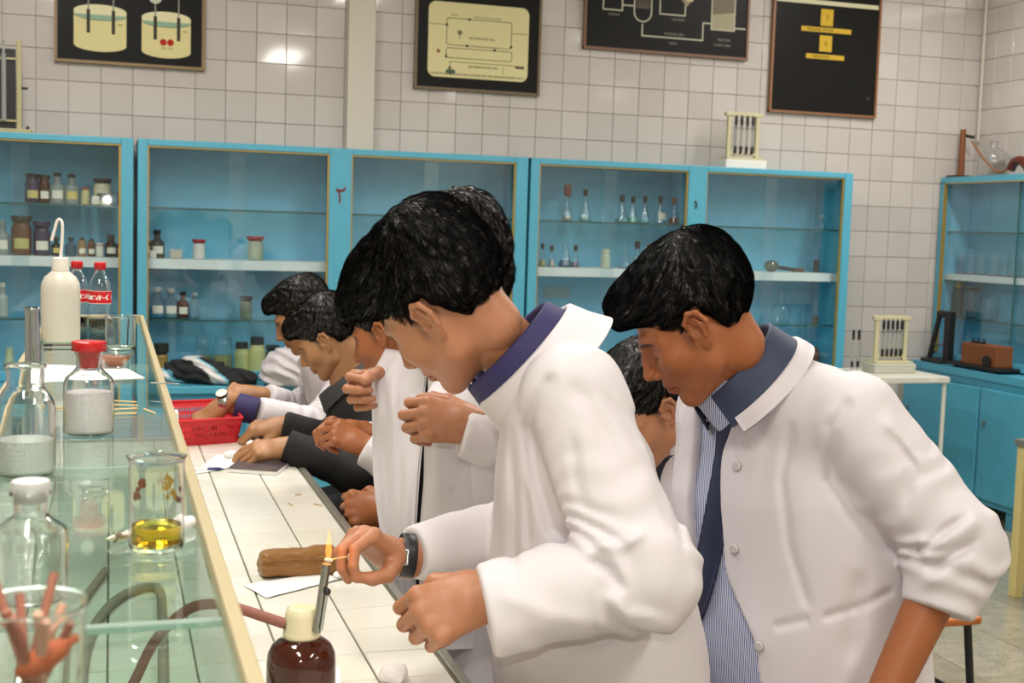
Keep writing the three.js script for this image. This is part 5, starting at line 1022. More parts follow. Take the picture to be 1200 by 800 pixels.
{ // notebook
  const c = [[267, 553], [324, 557], [344, 542], [287, 537]].map(([x, y]) => B(x, y)), t = thing('notebook', 'dark covered notebook lying on the tiles by the boy in black', 'notebook', c[0]);
  const slabOf = (y0, y1, k) => { const q = c.map(p => p.clone().sub(c[0])), m = q.reduce((s, p) => s.add(p), V()).multiplyScalar(0.25), P = []; for (const y of [y0, y1]) for (const p of q) { const e = p.clone().sub(m).multiplyScalar(k).add(m); P.push([e.x, y, e.z]); } const g = new THREE.BufferGeometry(), f = [], u = []; const Q = (a, b, d, e) => { for (const i of [a, b, d, a, d, e]) f.push(...P[i]); u.push(0, 0, 1, 0, 1, 1, 0, 0, 1, 1, 0, 1); }; Q(4, 5, 6, 7); Q(3, 2, 1, 0); Q(0, 1, 5, 4); Q(1, 2, 6, 5); Q(2, 3, 7, 6); Q(3, 0, 4, 7); g.setAttribute('position', new THREE.Float32BufferAttribute(f, 3)); g.setAttribute('uv', new THREE.Float32BufferAttribute(u, 2)); g.computeVertexNormals(); return g; };
  part(t, 'pages', slabOf(0.001, 0.009, 0.985), M.paper);
  part(t, 'cover', slabOf(0.009, 0.0105, 1), mat(0xffffff, 0.35, { map: dataTex(128, (u, v) => { const k = 0.3 + 0.16 * loopNoise(u, v, 5) + 0.1 * loopNoise(u, v, 17, 2); return [k * 1.02, k * 0.94, k * 1.0]; }, true) }));
  part(t, 'cover', slabOf(0, 0.001, 1), M.whitePaint);
}
{ // ballpoint on the bench
  const a = B(214, 550, 0.0045), b = B(262, 549, 0.0045), d = b.clone().sub(a), t = thing('ballpoint_pen', 'white ballpoint with a blue grip lying before the notebook', 'pen', a), q = new THREE.Quaternion().setFromUnitVectors(V(0, 1, 0), d.clone().normalize()), L = d.length();
  part(t, 'barrel', lathe([[0, 0], [0.004, 0.001], [0.004, L * 0.62], [0, L * 0.62]], 12).applyQuaternion(q), M.whitePaint);
  part(t, 'grip', lathe([[0, L * 0.6], [0.0045, L * 0.6], [0.0045, L * 0.88], [0.001, L], [0, L]], 12).applyQuaternion(q), mat(0x2a3768, 0.4));
}
{ const m = mat(0xb99a5c, 0.8); for (const [x0, y0, x1, y1, l] of [[346, 580, 353, 579, 'upper splinter of wood near the bench edge'], [338, 589, 343, 592, 'lower splinter of wood near the bench edge'], [368, 590, 377, 592, 'splinter of wood nearest the bare fist']]) solo('wood_splinter', rod(B(x0, y0, 0.0016), B(x1, y1, 0.0016), 0.0013, 5), m, l, 'splinter', 'wood splinters on the bench'); }
{ // red basket: rims, floor and slotted walls
  const A = B(208, 523), b = B(277, 518), D = B(262, 497), C = B(204, 500), t = thing('plastic_basket', 'red slotted plastic basket on the far bench corner', 'basket', A), H = 0.072, m = mat(0xc9202a, 0.35);
  const c = [A, b, D, C].map(p => p.clone().sub(A)), mid = c.reduce((s, p) => s.add(p), V()).multiplyScalar(0.25), top = c.map(p => p.clone().sub(mid).multiplyScalar(1.16).add(mid).setY(H));
  const q = (a, b2, d, e, k = 0.0035) => sheet(smoothGrid([[a, a.clone().lerp(b2, 0.5), b2], [e, e.clone().lerp(d, 0.5), d]], 2, 4), k);
  part(t, 'basket_floor', q(c[0].clone().setY(0.003), c[1].clone().setY(0.003), c[2].clone().setY(0.003), c[3].clone().setY(0.003)), m);
  for (let i = 0; i < 4; i++) {
    const j = (i + 1) % 4, P = (u, v) => c[i].clone().lerp(c[j], u).lerp(top[i].clone().lerp(top[j], u), v), g = [];
    g.push(q(P(0, 0), P(1, 0), P(1, 0.32), P(0, 0.32)), q(P(0, 0.74), P(1, 0.74), P(1, 1), P(0, 1)), q(P(0, 0.48), P(1, 0.48), P(1, 0.58), P(0, 0.58)));
    for (let k = 0; k <= 20; k++) g.push(rod(P(k / 20, 0.15), P(k / 20, 0.85), 0.0026, 6));
    part(t, 'slotted_wall', g, m); part(t, 'rim', rod(P(0, 1), P(1, 1), 0.0045, 8), m);
  }
}
// ---------------------------------------------------------------- clothes on the worktop
{
  const heap = (name, label, pts, lo, hi, colour, m, s) => { const fs = pts.map(([x, y, d, r, q]) => { const p = at(x, y, d); return ell(p.x, Math.max(p.y, 0.757 + r * q * 0.8), p.z, r, r * q, r * 0.9); }); const f = (x, y, z) => { let d = 9; for (const e of fs) d = smin(d, e(x, y, z), 0.04); if (Math.abs(d) < 0.05) d -= 0.012 * nz(x * 14 + s, y * 22, z * 14) + 0.006 * Math.sin(y * 120 + x * 40 + 6 * nz(x * 8, y * 8, z * 8)); return smax(d, 0.7585 - y, 0.006); }; return solo(name, sculpt(f, lo, hi, 0.008, colour), m, label, 'clothing'); };
  const c0 = at(240, 440, 5.98), c1 = at(320, 440, 5.98), vc = mat(0xffffff, 0.85, { vertexColors: true, bumpMap: clothBump, bumpScale: 0.0005 });
  heap('folded_jacket', 'black and white jacket with light blue piping heaped on the blue worktop', [[205, 452, 6.0, 0.07, 0.8], [228, 450, 6.0, 0.09, 0.75], [252, 450, 5.98, 0.09, 0.6], [274, 452, 5.97, 0.08, 0.5], [288, 450, 5.97, 0.055, 0.55], [230, 436, 6.05, 0.1, 0.55]], V(c0.x - 0.3, 0.74, c0.z - 0.22), V(c0.x + 0.36, 0.95, c0.z + 0.22), (x, y, z) => {
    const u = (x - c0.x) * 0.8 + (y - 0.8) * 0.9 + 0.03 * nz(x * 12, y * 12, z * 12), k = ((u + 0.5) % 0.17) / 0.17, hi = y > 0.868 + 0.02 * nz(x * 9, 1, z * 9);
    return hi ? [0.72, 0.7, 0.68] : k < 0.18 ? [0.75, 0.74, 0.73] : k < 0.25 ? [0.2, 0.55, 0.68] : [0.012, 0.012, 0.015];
  }, vc, 3);
  heap('white_coat', 'spare white coat crumpled on the worktop behind the reaching boy', [[328, 443, 6.0, 0.085, 0.8], [338, 440, 6.02, 0.12, 0.85], [358, 446, 6.0, 0.12, 0.8], [385, 446, 6.0, 0.12, 0.7]], V(c1.x - 0.32, 0.74, c1.z - 0.22), V(c1.x + 0.55, 0.98, c1.z + 0.22), null, M.coat, 8);
}

// ---------------------------------------------------------------- inside the wall cabinets
{
  const amberM = mat(0x4a2410, 0.15, { clearcoat: 0.5 }), darkM = mat(0x17100d, 0.15, { clearcoat: 0.5 }), greyM = mat(0x8b9490, 0.3), purple = mat(0x41364f, 0.3), clear = M.glass;
  const brownLid = mat(0x2a1c16, 0.5), redLid = mat(0xa8323a, 0.5), corkM = M.cork;
  // picture x, shelf height, width and height in pixels, then the look
  const put = (name, label, cat, x, sh, wpx, hpx, o, group, zz = -6.37) => {
    const p = onZ(x, 300, zz); const q = V(p.x, sh + 0.0005, zz), d = project(q.x, q.y, q.z, [0, 0, 0])[2] / FOCAL;
    q.x = onZ(x, project(q.x, q.y, q.z, [0, 0, 0])[1], zz).x; let H = hpx * d; if (o.cap) H /= 1 + (o.capH ?? 0.14);
    return vessel(name, label, cat, q, { h: H, w: wpx * d, group, ...o });
  };
  const gA = 'bottles in the leftmost wall cabinet', gB = 'bottles in the second wall cabinet', gC = 'flasks in the third wall cabinet', gD = 'glassware in the fourth bay';
  // leftmost cabinet, top shelf
  put('reagent_bottle', 'wide brown bottle with yellow label, leftmost on the top shelf', 'bottle', 38, SH1, 17, 34, { kind: 'jar', glass: purple, cap: brownLid, labelMat: M.yellowLabel, neck: 0.8 }, gA);
  put('reagent_bottle', 'brown bottle with pale label beside the wide brown one', 'bottle', 52, SH1, 13, 33, { kind: 'jar', glass: amberM, cap: brownLid, labelMat: M.label, neck: 0.8 }, gA);
  put('reagent_bottle', 'narrow-necked grey bottle third from left on the top shelf', 'bottle', 67, SH1, 17, 36, { kind: 'reagent', glass: greyM, cap: brownLid, labelMat: M.label }, gA);
  put('reagent_bottle', 'narrow-necked grey bottle with yellow label left of the small cream pot', 'bottle', 84, SH1, 17, 35, { kind: 'reagent', glass: greyM, cap: brownLid, labelMat: M.yellowLabel }, gA);
  put('small_pot', 'small cream pot with an orange lid on the top shelf', 'pot', 100, SH1, 10, 20, { kind: 'jar', glass: mat(0xcbbf8f, 0.5), cap: mat(0xa3552f, 0.5), neck: 0.8 }, gA);
  put('small_pot', 'tiny white cup in front of the striped canister', 'pot', 112, SH1, 9, 13, { kind: 'block', glass: M.label }, gA, -6.31);
  put('canister', 'cream canister with a dark band and dark lid', 'canister', 120, SH1, 20, 31, { kind: 'jar', glass: mat(0xd3cdac, 0.5), cap: brownLid, capH: 0.1, neck: 0.95, labelMat: mat(0x2b3a33, 0.6, { side: THREE.DoubleSide }) }, gA);
  put('reagent_bottle', 'dark bottle hidden by the cabinet stile on the top shelf', 'bottle', 144, SH1, 12, 30, { kind: 'reagent', glass: darkM, cap: brownLid, labelMat: M.yellowLabel }, gA);
  // leftmost cabinet, papered shelf
  put('reagent_bottle', 'pale bottle with a square white label at the left picture edge', 'bottle', 3, SH2, 16, 40, { kind: 'reagent', glass: greyM, labelMat: M.label, cap: greyM }, gA);
  put('reagent_bottle', 'brown jar with orange contents and black lid', 'bottle', 25, SH2, 23, 46, { kind: 'jar', glass: mat(0x6e3818, 0.2, { clearcoat: 0.4 }), cap: brownLid, neck: 0.85, labelMat: M.yellowLabel }, gA);
  put('reagent_bottle', 'purple-brown jar with a wide lid beside the orange one', 'bottle', 49, SH2, 19, 40, { kind: 'jar', glass: purple, cap: purple, neck: 0.9, labelMat: M.label }, gA);
  put('reagent_bottle', 'small dark bottle with yellow label behind the spout', 'bottle', 66, SH2, 11, 22, { kind: 'reagent', glass: darkM, cap: brownLid, labelMat: M.yellowLabel }, gA);
  put('reagent_bottle', 'squat blue-grey bottle right of the spout', 'bottle', 83, SH2, 13, 22, { kind: 'reagent', glass: mat(0x3e5d6b, 0.2), cap: brownLid }, gA);
  put('reagent_bottle', 'small amber bottle with a cream label', 'bottle', 96, SH2, 10, 22, { kind: 'jar', glass: mat(0x9a7a52, 0.3), cap: brownLid, labelMat: M.label }, gA);
  put('reagent_bottle', 'small brown bottle with a wide cream label', 'bottle', 107, SH2, 9, 21, { kind: 'jar', glass: mat(0x6b4a30, 0.3), cap: brownLid, labelMat: M.label }, gA);
  put('small_pot', 'small white pot between the brown bottles', 'pot', 117, SH2, 9, 16, { kind: 'jar', glass: M.label, cap: M.label, neck: 0.9 }, gA);
  put('reagent_bottle', 'black bottle with a white label near the stile', 'bottle', 130, SH2, 14, 26, { kind: 'reagent', glass: darkM, cap: darkM, labelMat: M.label, neck: 0.55 }, gA);
  put('reagent_bottle', 'black bottle half behind the cabinet stile', 'bottle', 142, SH2, 11, 25, { kind: 'reagent', glass: darkM, cap: darkM, labelMat: M.label, neck: 0.55 }, gA);
  put('plastic_bottle', 'cloudy plastic bottle on the lower left shelf', 'bottle', 3, SH3, 13, 40, { kind: 'reagent', glass: mat(0xaab4ae, 0.4), cap: M.label }, gA);
  put('conical_pot', 'pale yellow conical pot low in the leftmost cabinet', 'pot', 11, BOT, 14, 26, { kind: 'flask', glass: mat(0xcdd0a4, 0.5), neck: 0.6 }, gA);
  // second cabinet, papered shelf
  put('reagent_bottle', 'black bottle half behind the left stile of the second cabinet', 'bottle', 171, SH2, 11, 31, { kind: 'reagent', glass: darkM, cap: darkM, labelMat: M.label, neck: 0.45 }, gB);
  put('reagent_bottle', 'black narrow-necked bottle with a white label', 'bottle', 184, SH2, 17, 33, { kind: 'reagent', glass: darkM, cap: darkM, labelMat: M.label, neck: 0.42 }, gB);
  put('small_pot', 'small white cylinder before the black bottle', 'pot', 179, SH2, 8, 12, { kind: 'block', glass: M.label }, gB, -6.31);
  put('canister', 'plain beige tin on the second cabinet shelf', 'canister', 206, SH2, 14, 14, { kind: 'block', glass: mat(0xb7b2a3, 0.6), capH: 0.01 }, gB);
  put('canister', 'white pot with a red lid', 'canister', 233, SH2, 14, 23, { kind: 'jar', glass: mat(0xd8d5cb, 0.5), cap: redLid, capH: 0.12, neck: 0.98 }, gB);
  put('canister', 'taller greenish jar with a red lid', 'canister', 299, SH2, 18, 28, { kind: 'jar', glass: mat(0xa8b39a, 0.4), cap: redLid, capH: 0.12, neck: 0.98 }, gB);
  // second cabinet, lower glass shelf
  put('reagent_bottle', 'bottle of blue liquid, leftmost on the lower glass shelf', 'bottle', 184, SH3, 18, 36, { kind: 'reagent', content: mat(0x4fa6cf, 0.2), fill: 0.38, cap: M.frosted, capH: 0.16, labelMat: M.label }, gB);
  put('reagent_bottle', 'bottle of pale blue liquid beside the blue one', 'bottle', 200, SH3, 17, 35, { kind: 'reagent', content: mat(0x87bdc9, 0.2), fill: 0.3, cap: M.frosted, capH: 0.16, labelMat: M.label }, gB);
  put('reagent_bottle', 'brown stoppered bottle with white label on the lower glass shelf', 'bottle', 214, SH3, 14, 31, { kind: 'reagent', glass: amberM, cap: darkM, labelMat: M.label }, gB);
  put('reagent_bottle', 'faint empty bottle right of the brown stoppered one', 'bottle', 228, SH3, 13, 30, { kind: 'reagent', cap: M.frosted }, gB);
  put('canister', 'olive jar with a dark lid alone on the lower glass shelf', 'canister', 288, SH3, 14, 26, { kind: 'jar', glass: mat(0x6e7a63, 0.3), cap: brownLid, neck: 0.95 }, gB);
  put('reagent_bottle', 'white-labelled bottle in the right corner of the second cabinet', 'bottle', 377, SH3, 15, 44, { kind: 'reagent', content: mat(0xd5d2c4, 0.6), fill: 0.5, cap: darkM, neck: 0.4 }, gB);
  // second cabinet, floor
  put('conical_flask', 'conical flask with yellowish contents left of the jars on the cabinet floor', 'flask', 238, BOT, 22, 40, { kind: 'jar', content: mat(0xcbbf7e, 0.5), fill: 0.4, neck: 0.5 }, gB, -6.34);
  put('conical_flask', 'conical flask next to the black-lidded jars on the cabinet floor', 'flask', 261, BOT, 22, 40, { kind: 'jar', content: mat(0xc2bd7a, 0.5), fill: 0.45, neck: 0.5 }, gB, -6.3);
  put('canister', 'yellow-green jar with black lid, left of the pair', 'canister', 283, BOT, 18, 34, { kind: 'jar', glass: mat(0xc9c582, 0.4), cap: M.black, capH: 0.3, capW: 0.03, neck: 0.8 }, gB, -6.3);
  put('canister', 'taller yellow-green jar with black lid, right of the pair', 'canister', 301, BOT, 20, 40, { kind: 'jar', glass: mat(0xc9c582, 0.4), cap: M.black, capH: 0.3, capW: 0.033, neck: 0.8 }, gB, -6.3);
  put('canister', 'dark jar at the left end of the cabinet floor', 'canister', 189, BOT, 16, 33, { kind: 'jar', glass: mat(0xa8853c, 0.3), cap: M.black, capH: 0.5, capW: 0.035, neck: 0.9 }, gB, -6.3);
  put('canister', 'black jar right of the yellow-green pair', 'canister', 319, BOT, 15, 30, { kind: 'jar', glass: darkM, cap: M.black, neck: 0.9 }, gB, -6.3);
  // behind the first boys, third bay
  put('reagent_bottle', 'corked pale bottle, left of two on the high shelf behind the heads', 'bottle', 564, SH1, 9, 22, { kind: 'jar', glass: mat(0xb9cdc0, 0.3), cap: mat(0xc9b58a, 0.7), capH: 0.35, capW: 0.017 }, gB);
  put('reagent_bottle', 'corked pale bottle, right of two on the high shelf behind the heads', 'bottle', 578, SH1, 11, 23, { kind: 'jar', glass: mat(0xb9cdc0, 0.3), cap: mat(0xc9b58a, 0.7), capH: 0.35, capW: 0.017 }, gB);
  put('reagent_bottle', 'stoppered bottle with a yellow label behind the heads', 'bottle', 594, SH2, 14, 26, { kind: 'reagent', content: mat(0xcdbb77, 0.5), fill: 0.4, cap: M.frosted }, gB);
  // third cabinet, top glass shelf
  put('conical_flask', 'tall flask with a red rubber bulb stopper', 'flask', 664, SH1, 14, 42, { kind: 'flask', cap: M.redRubber, capH: 0.35, neck: 0.28, capW: 0.02, content: mat(0xb9c0b8, 0.6), fill: 0.2 }, gC);
  put('conical_flask', 'flask with white contents next to the red-stoppered one', 'flask', 685, SH1, 15, 37, { kind: 'flask', cap: M.rubber, neck: 0.32, content: mat(0x9fd6dc, 0.3), fill: 0.22 }, gC);
  put('conical_flask', 'clear flask, leftmost of five in a row', 'flask', 728, SH1, 16, 32, { kind: 'flask', cap: M.rubber, capH: 0.2, neck: 0.32, content: mat(0x74b3bb, 0.2), fill: 0.18 }, gC);
  put('conical_flask', 'flask of sea-green liquid, second of five', 'flask', 741, SH1, 14, 31, { kind: 'flask', cap: M.rubber, capH: 0.22, neck: 0.32, content: mat(0x6fd2b4, 0.2), fill: 0.25 }, gC);
  put('conical_flask', 'flask of light blue liquid, third of five', 'flask', 755, SH1, 14, 32, { kind: 'flask', cap: M.rubber, capH: 0.22, neck: 0.32, content: mat(0x7cc8e2, 0.2), fill: 0.25 }, gC);
  put('conical_flask', 'flask with a white band, fourth of five', 'flask', 773, SH1, 14, 32, { kind: 'flask', cap: M.rubber, capH: 0.22, neck: 0.32, content: mat(0x6db6d8, 0.2), fill: 0.2, labelMat: M.label }, gC);
  put('conical_flask', 'flask of amber liquid with a brown cork, last of five', 'flask', 789, SH1, 15, 31, { kind: 'flask', cap: corkM, capH: 0.22, neck: 0.32, content: mat(0x8a4a18, 0.2), fill: 0.3 }, gC);
  // third cabinet, papered shelf
  put('small_flask', 'small flask of yellow contents beside the left stile', 'flask', 635, SH2, 10, 27, { kind: 'flask', cap: M.rubber, capH: 0.2, neck: 0.34, content: mat(0xcbc27e, 0.5), fill: 0.35 }, gC);
  put('small_flask', 'small flask of white contents on the papered shelf', 'flask', 646, SH2, 9, 25, { kind: 'flask', cap: M.rubber, capH: 0.25, neck: 0.4, content: mat(0xd2cdc4, 0.5), fill: 0.4 }, gC);
  put('conical_flask', 'open flask of deep blue liquid', 'flask', 662, SH2, 17, 27, { kind: 'flask', neck: 0.35, content: mat(0x1c5f8f, 0.2), fill: 0.3 }, gC);
  put('small_flask', 'small flask of violet liquid', 'flask', 674, SH2, 10, 26, { kind: 'flask', cap: M.rubber, capH: 0.25, neck: 0.38, content: mat(0x8b6f9c, 0.3), fill: 0.3 }, gC);
  put('reagent_bottle', 'cream plastic bottle standing alone', 'bottle', 709, SH2, 11, 22, { kind: 'jar', glass: mat(0xcfcfb0, 0.5), cap: mat(0xd6d4bb, 0.5), neck: 0.7, capH: 0.25 }, gC);
  put('conical_flask', 'faint empty flask right of the cream bottle', 'flask', 732, SH2, 15, 28, { kind: 'flask', neck: 0.35 }, gC);
  put('small_flask', 'flask with a dark stopper just above the right boy\'s hair', 'flask', 746, SH2, 12, 32, { kind: 'flask', cap: M.rubber, capH: 0.25, neck: 0.45, content: mat(0xc9d2cf, 0.5), fill: 0.5 }, gC);
  put('small_flask', 'small brown-stoppered flask touching the right boy\'s hair', 'flask', 760, SH2, 12, 29, { kind: 'flask', cap: corkM, capH: 0.2, neck: 0.4 }, gC);
  // fourth bay
  put('small_flask', 'small flask alone on the high glass shelf of the last bay', 'flask', 962, SH1, 14, 16, { kind: 'flask', neck: 0.3, cap: M.frosted }, gD);
  put('reagent_bottle', 'clear-topped bottle with a black base in the last bay', 'bottle', 956, SH2, 8, 29, { kind: 'cylinder', content: mat(0x191312, 0.4), fill: 0.5 }, gD);
  put('round_flask', 'round glass flask low in the last bay', 'flask', 914, SH3 - 0.02, 24, 42, { kind: 'globe', neck: 0.3 }, gD);
  put('glass_cylinder', 'narrow glass cylinder right of the round flask', 'cylinder', 955, SH3 - 0.02, 8, 32, { kind: 'cylinder', content: mat(0x6a5a3a, 0.4), fill: 0.4 }, gD);
  { // brass and glass discharge bulb lying on the papered shelf
    const p = onZ(904, 312, -6.36); p.y = SH2 + 0.032; const t = thing('discharge_bulb', 'tarnished glass bulb with a long stem lying in the last bay', 'bulb', p, gD);
    part(t, 'bulb', new THREE.SphereGeometry(0.042, 24, 16).scale(1, 0.78, 0.78), mat(0x6d705f, 0.12, { metalness: 0.3 }));
    part(t, 'stem', rod(V(0.03, -0.005, 0), V(0.15, -0.02, 0), 0.011, 14), mat(0x3e3a34, 0.4)); part(t, 'socket', rod(V(0.13, -0.018, 0), V(0.2, -0.021, 0), 0.0105, 14), mat(0x6b4b35, 0.6));
    part(t, 'foot', rod(V(-0.005, -0.03, 0.008), V(-0.005, 0.0, 0), 0.006, 8), M.black);
  }
  put('small_jar', 'little brown jar low in the last bay', 'jar', 953, BOT, 14, 24, { kind: 'jar', glass: mat(0x6b3c28, 0.4), cap: corkM }, gD);
}
// ---------------------------------------------------------------- stands with glass tubes
function tubeStand(name, label, base, w, h, tubes, turn, m, mb) {
  const t = thing(name, label, 'tube stand', base); t.rotation.y = turn;
  part(t, 'base', [rbox(w * 1.45, 0.05, 0.12, 0.006, 0, 0.025, 0)], mb); part(t, 'base_lid', rbox(w * 1.3, 0.012, 0.1, 0.003, 0, 0.056, 0), m);
  for (const s of [-1, 1]) part(t, 'upright', rbox(0.022, h, 0.022, 0.003, s * w / 2, 0.062 + h / 2, 0), m);
  part(t, 'top_bar', rbox(w + 0.05, 0.022, 0.03, 0.003, 0, 0.062 + h, 0), m); part(t, 'bottom_bar', rbox(w, 0.014, 0.02, 0.002, 0, 0.085, 0), m);
  for (let k = 0; k < tubes; k++) {
    const x = w * ((k + 0.5) / tubes - 0.5) * 0.8, g = part(t, 'glass_tube', cyl(0.0065, 0.0065, h * 0.86, x, 0.09, 0.016, 12), mat(0xd5d7d2, 0.08, { transmission: 0.7, thickness: 0 }));
    part(g, 'tap', [cyl(0.008, 0.008, h * 0.17, x, 0.085, 0.016, 10), cyl(0.008, 0.008, h * 0.2, x, 0.062 + h * 0.74, 0.016, 10)], M.black);
    part(g, 'bulb', new THREE.SphereGeometry(0.011, 12, 10).translate(x, 0.062 + h * 0.68, 0.016), M.glass);
  }
  return t;
}
tubeStand('tube_stand', 'cream stand of four glass tubes on top of the third cabinet', V(onZ(869, 190, -6.36).x, TOP + 0.0005, -6.36), 0.17, 0.235, 4, 0, M.cream, M.whitePaint);
{ // voltameter board on the first cabinet
  const p = onZ(2, 140, -6.34); const t = thing('tube_board', 'black board with an upright glass tube in a cream frame', 'apparatus', V(p.x, TOP + 0.0005, -6.34));
  part(t, 'base', rbox(0.26, 0.022, 0.12, 0.004, 0, 0.011, 0), M.creamDark); part(t, 'board', box(0.14, 0.36, 0.012, -0.01, 0.205, -0.012), M.black);
  for (const s of [-1, 1]) part(t, 'upright', rbox(0.02, 0.4, 0.024, 0.003, s * 0.075, 0.222, 0), M.creamDark);
  for (const y of [0.06, 0.34]) part(t, 'crossbar', rbox(0.15, 0.01, 0.012, 0.002, 0, y, 0), M.creamDark);
  part(t, 'glass_tube', [cyl(0.011, 0.011, 0.3, 0.01, 0.06, 0.014, 16), cyl(0.007, 0.006, 0.06, 0.01, 0.36, 0.014, 12)], mat(0xcfd2cf, 0.1, { transmission: 0.6, thickness: 0 }));
  part(t, 'terminal', rod(V(0.085, 0.21, 0), V(0.112, 0.21, 0), 0.006, 8), M.black); part(t, 'terminal', cyl(0.008, 0.007, 0.016, 0.112, 0.022, 0.01, 12), M.black);
}

// ---------------------------------------------------------------- right-hand side of the room
const XB = 4.55, XU = 4.7;                          // fronts of the base and of the upper cabinet on the right wall
{
  const z0 = -6.53, z1 = -4.6, t = thing('side_cabinet', 'blue glass-fronted cabinet on the right wall with rows of jars', 'cabinet', V(XU, 0, z0)), S = (a, b, c, d, e, f) => span(a - XU, b - XU, c, d, e - z0, f - z0);
  const T = 1.9, lo = 0.86;
  part(t, 'back_panel', S(XR - 0.014, XR - 0.004, lo, T, z0, z1), M.blueIn); part(t, 'top_panel', S(XU, XR - 0.004, T - 0.03, T, z0, z1), M.blue); part(t, 'bottom_panel', S(XU, XR - 0.004, lo - 0.03, lo, z0, z1), M.blue);
  for (const z of [z0, z1 - 0.022]) part(t, 'side_panel', S(XU, XR - 0.004, lo, T - 0.03, z, z + 0.022), M.blueIn);
  part(t, 'face_frame', [S(XU - 0.01, XU + 0.012, T - 0.035, T, z0, z1), S(XU - 0.01, XU + 0.012, lo - 0.03, lo + 0.012, z0, z1), S(XU - 0.01, XU + 0.012, lo, T - 0.03, z0, z0 + 0.04), S(XU - 0.01, XU + 0.012, lo, T - 0.03, z1 - 0.04, z1)], M.blue);
  part(t, 'gilt_bead', [S(XU - 0.014, XU + 0.006, lo + 0.01, T - 0.035, z0 + 0.038, z0 + 0.05), S(XU - 0.014, XU + 0.006, T - 0.041, T - 0.034, z0 + 0.04, z1 - 0.04)], M.gold);
  for (let k = 0; k < 3; k++) { const a = z0 + 0.05 + k * 0.6; part(t, 'sliding_pane', S(XU + 0.014 + (k % 2) * 0.01, XU + 0.018 + (k % 2) * 0.01, lo + 0.012, T - 0.036, a, a + 0.62), M.pane); part(t, 'pane_edge', S(XU + 0.012 + (k % 2) * 0.01, XU + 0.02 + (k % 2) * 0.01, lo + 0.012, T - 0.036, a + 0.618, a + 0.625), mat(0x2f5b5e, 0.3)); }
  for (const y of [1.585, 1.085]) { part(t, 'glass_shelf', S(XU + 0.04, XR - 0.015, y - 0.008, y, z0 + 0.022, z1 - 0.022), M.shelfGlass); part(t, 'shelf_edge', S(XU + 0.037, XU + 0.04, y - 0.009, y, z0 + 0.022, z1 - 0.022), mat(0x2d5a58, 0.2)); }
  part(t, 'papered_shelf', S(XU + 0.035, XR - 0.015, 1.3, 1.335, z0 + 0.022, z1 - 0.022), M.shelfPaper);
  const gS = 'glassware in the cabinet on the right wall', X = 4.81;
  const put = (label, x, y, h, w, o, name = 'glass_jar', cat = 'jar') => { const p = onX(x, 300, X), q = V(X, y + 0.0005, p.z); return vessel(name, label, cat, q, { kind: 'beaker', h, w, group: gS, ...o }); };
  const names = ['leftmost beaker in the row on the right wall shelf', 'second beaker in the row on the right wall shelf', 'third beaker in the row, just before the pane edge', 'first beaker beyond the pane edge', 'second beaker beyond the pane edge', 'third beaker beyond the pane edge', 'last beaker at the right picture edge'];
  [1127, 1138, 1150, 1165, 1178, 1190, 1200].forEach((x, k) => put(names[k], x, 1.335, 0.125, 0.064, {}, 'beaker', 'beaker'));
  put('dark brass-topped lantern glass on the lower glass shelf', 1126, 1.085, 0.17, 0.08, { kind: 'jar', glass: mat(0x3a4340, 0.15), cap: M.gold, capH: 0.2, neck: 0.5 }, 'lantern_glass');
  put('tall glass jar with a flat lid on the lower glass shelf', 1141, 1.085, 0.17, 0.085, { kind: 'jar', cap: mat(0x4a4a44, 0.4), capH: 0.06, neck: 1.1 });
  put('small glass jar beyond the pane edge on the lower glass shelf', 1162, 1.085, 0.12, 0.07, { kind: 'jar' });
  // base unit with a door ajar
  const b = thing('side_base_unit', 'long blue base unit along the right wall with a door ajar', 'cabinet', V(XB, 0, z0)), Q = (a, c, d, e, f, g) => span(a - XB, c - XB, d, e, f - z0, g - z0);
  part(b, 'carcass', [Q(XB + 0.02, XR - 0.004, 0.1, 0.78, z0, z1 - 0.02)], M.blueIn); part(b, 'top', [Q(XB - 0.012, XR - 0.004, 0.78, 0.82, z0, z1)], M.blue);
  part(b, 'rail', [Q(XB, XB + 0.02, 0.1, 0.14, z0, z1), Q(XB, XB + 0.02, 0.735, 0.78, z0, z1)], M.blue);
  for (const [za, zb, ajar] of [[-6.47, -5.86, 0.1], [-5.84, -5.24, 0], [-5.22, -4.64, 0]]) {
    const d = part(b, 'door', rbox(0.022, 0.6, zb - za, 0.004, -0.011, 0.435, -(zb - za) / 2), M.blue); d.position.z = zb - z0; d.rotation.y = ajar;
    part(d, 'handle', rbox(0.012, 0.03, 0.012, 0.003, -0.03, 0.55, -(zb - za) + 0.05), M.dullSteel);
  }
  for (const z of [z0 + 0.06, -5.6, z1 - 0.06]) part(b, 'foot', Q(XB + 0.02, XB + 0.07, 0, 0.1, z - 0.025, z + 0.025), M.blue);
}
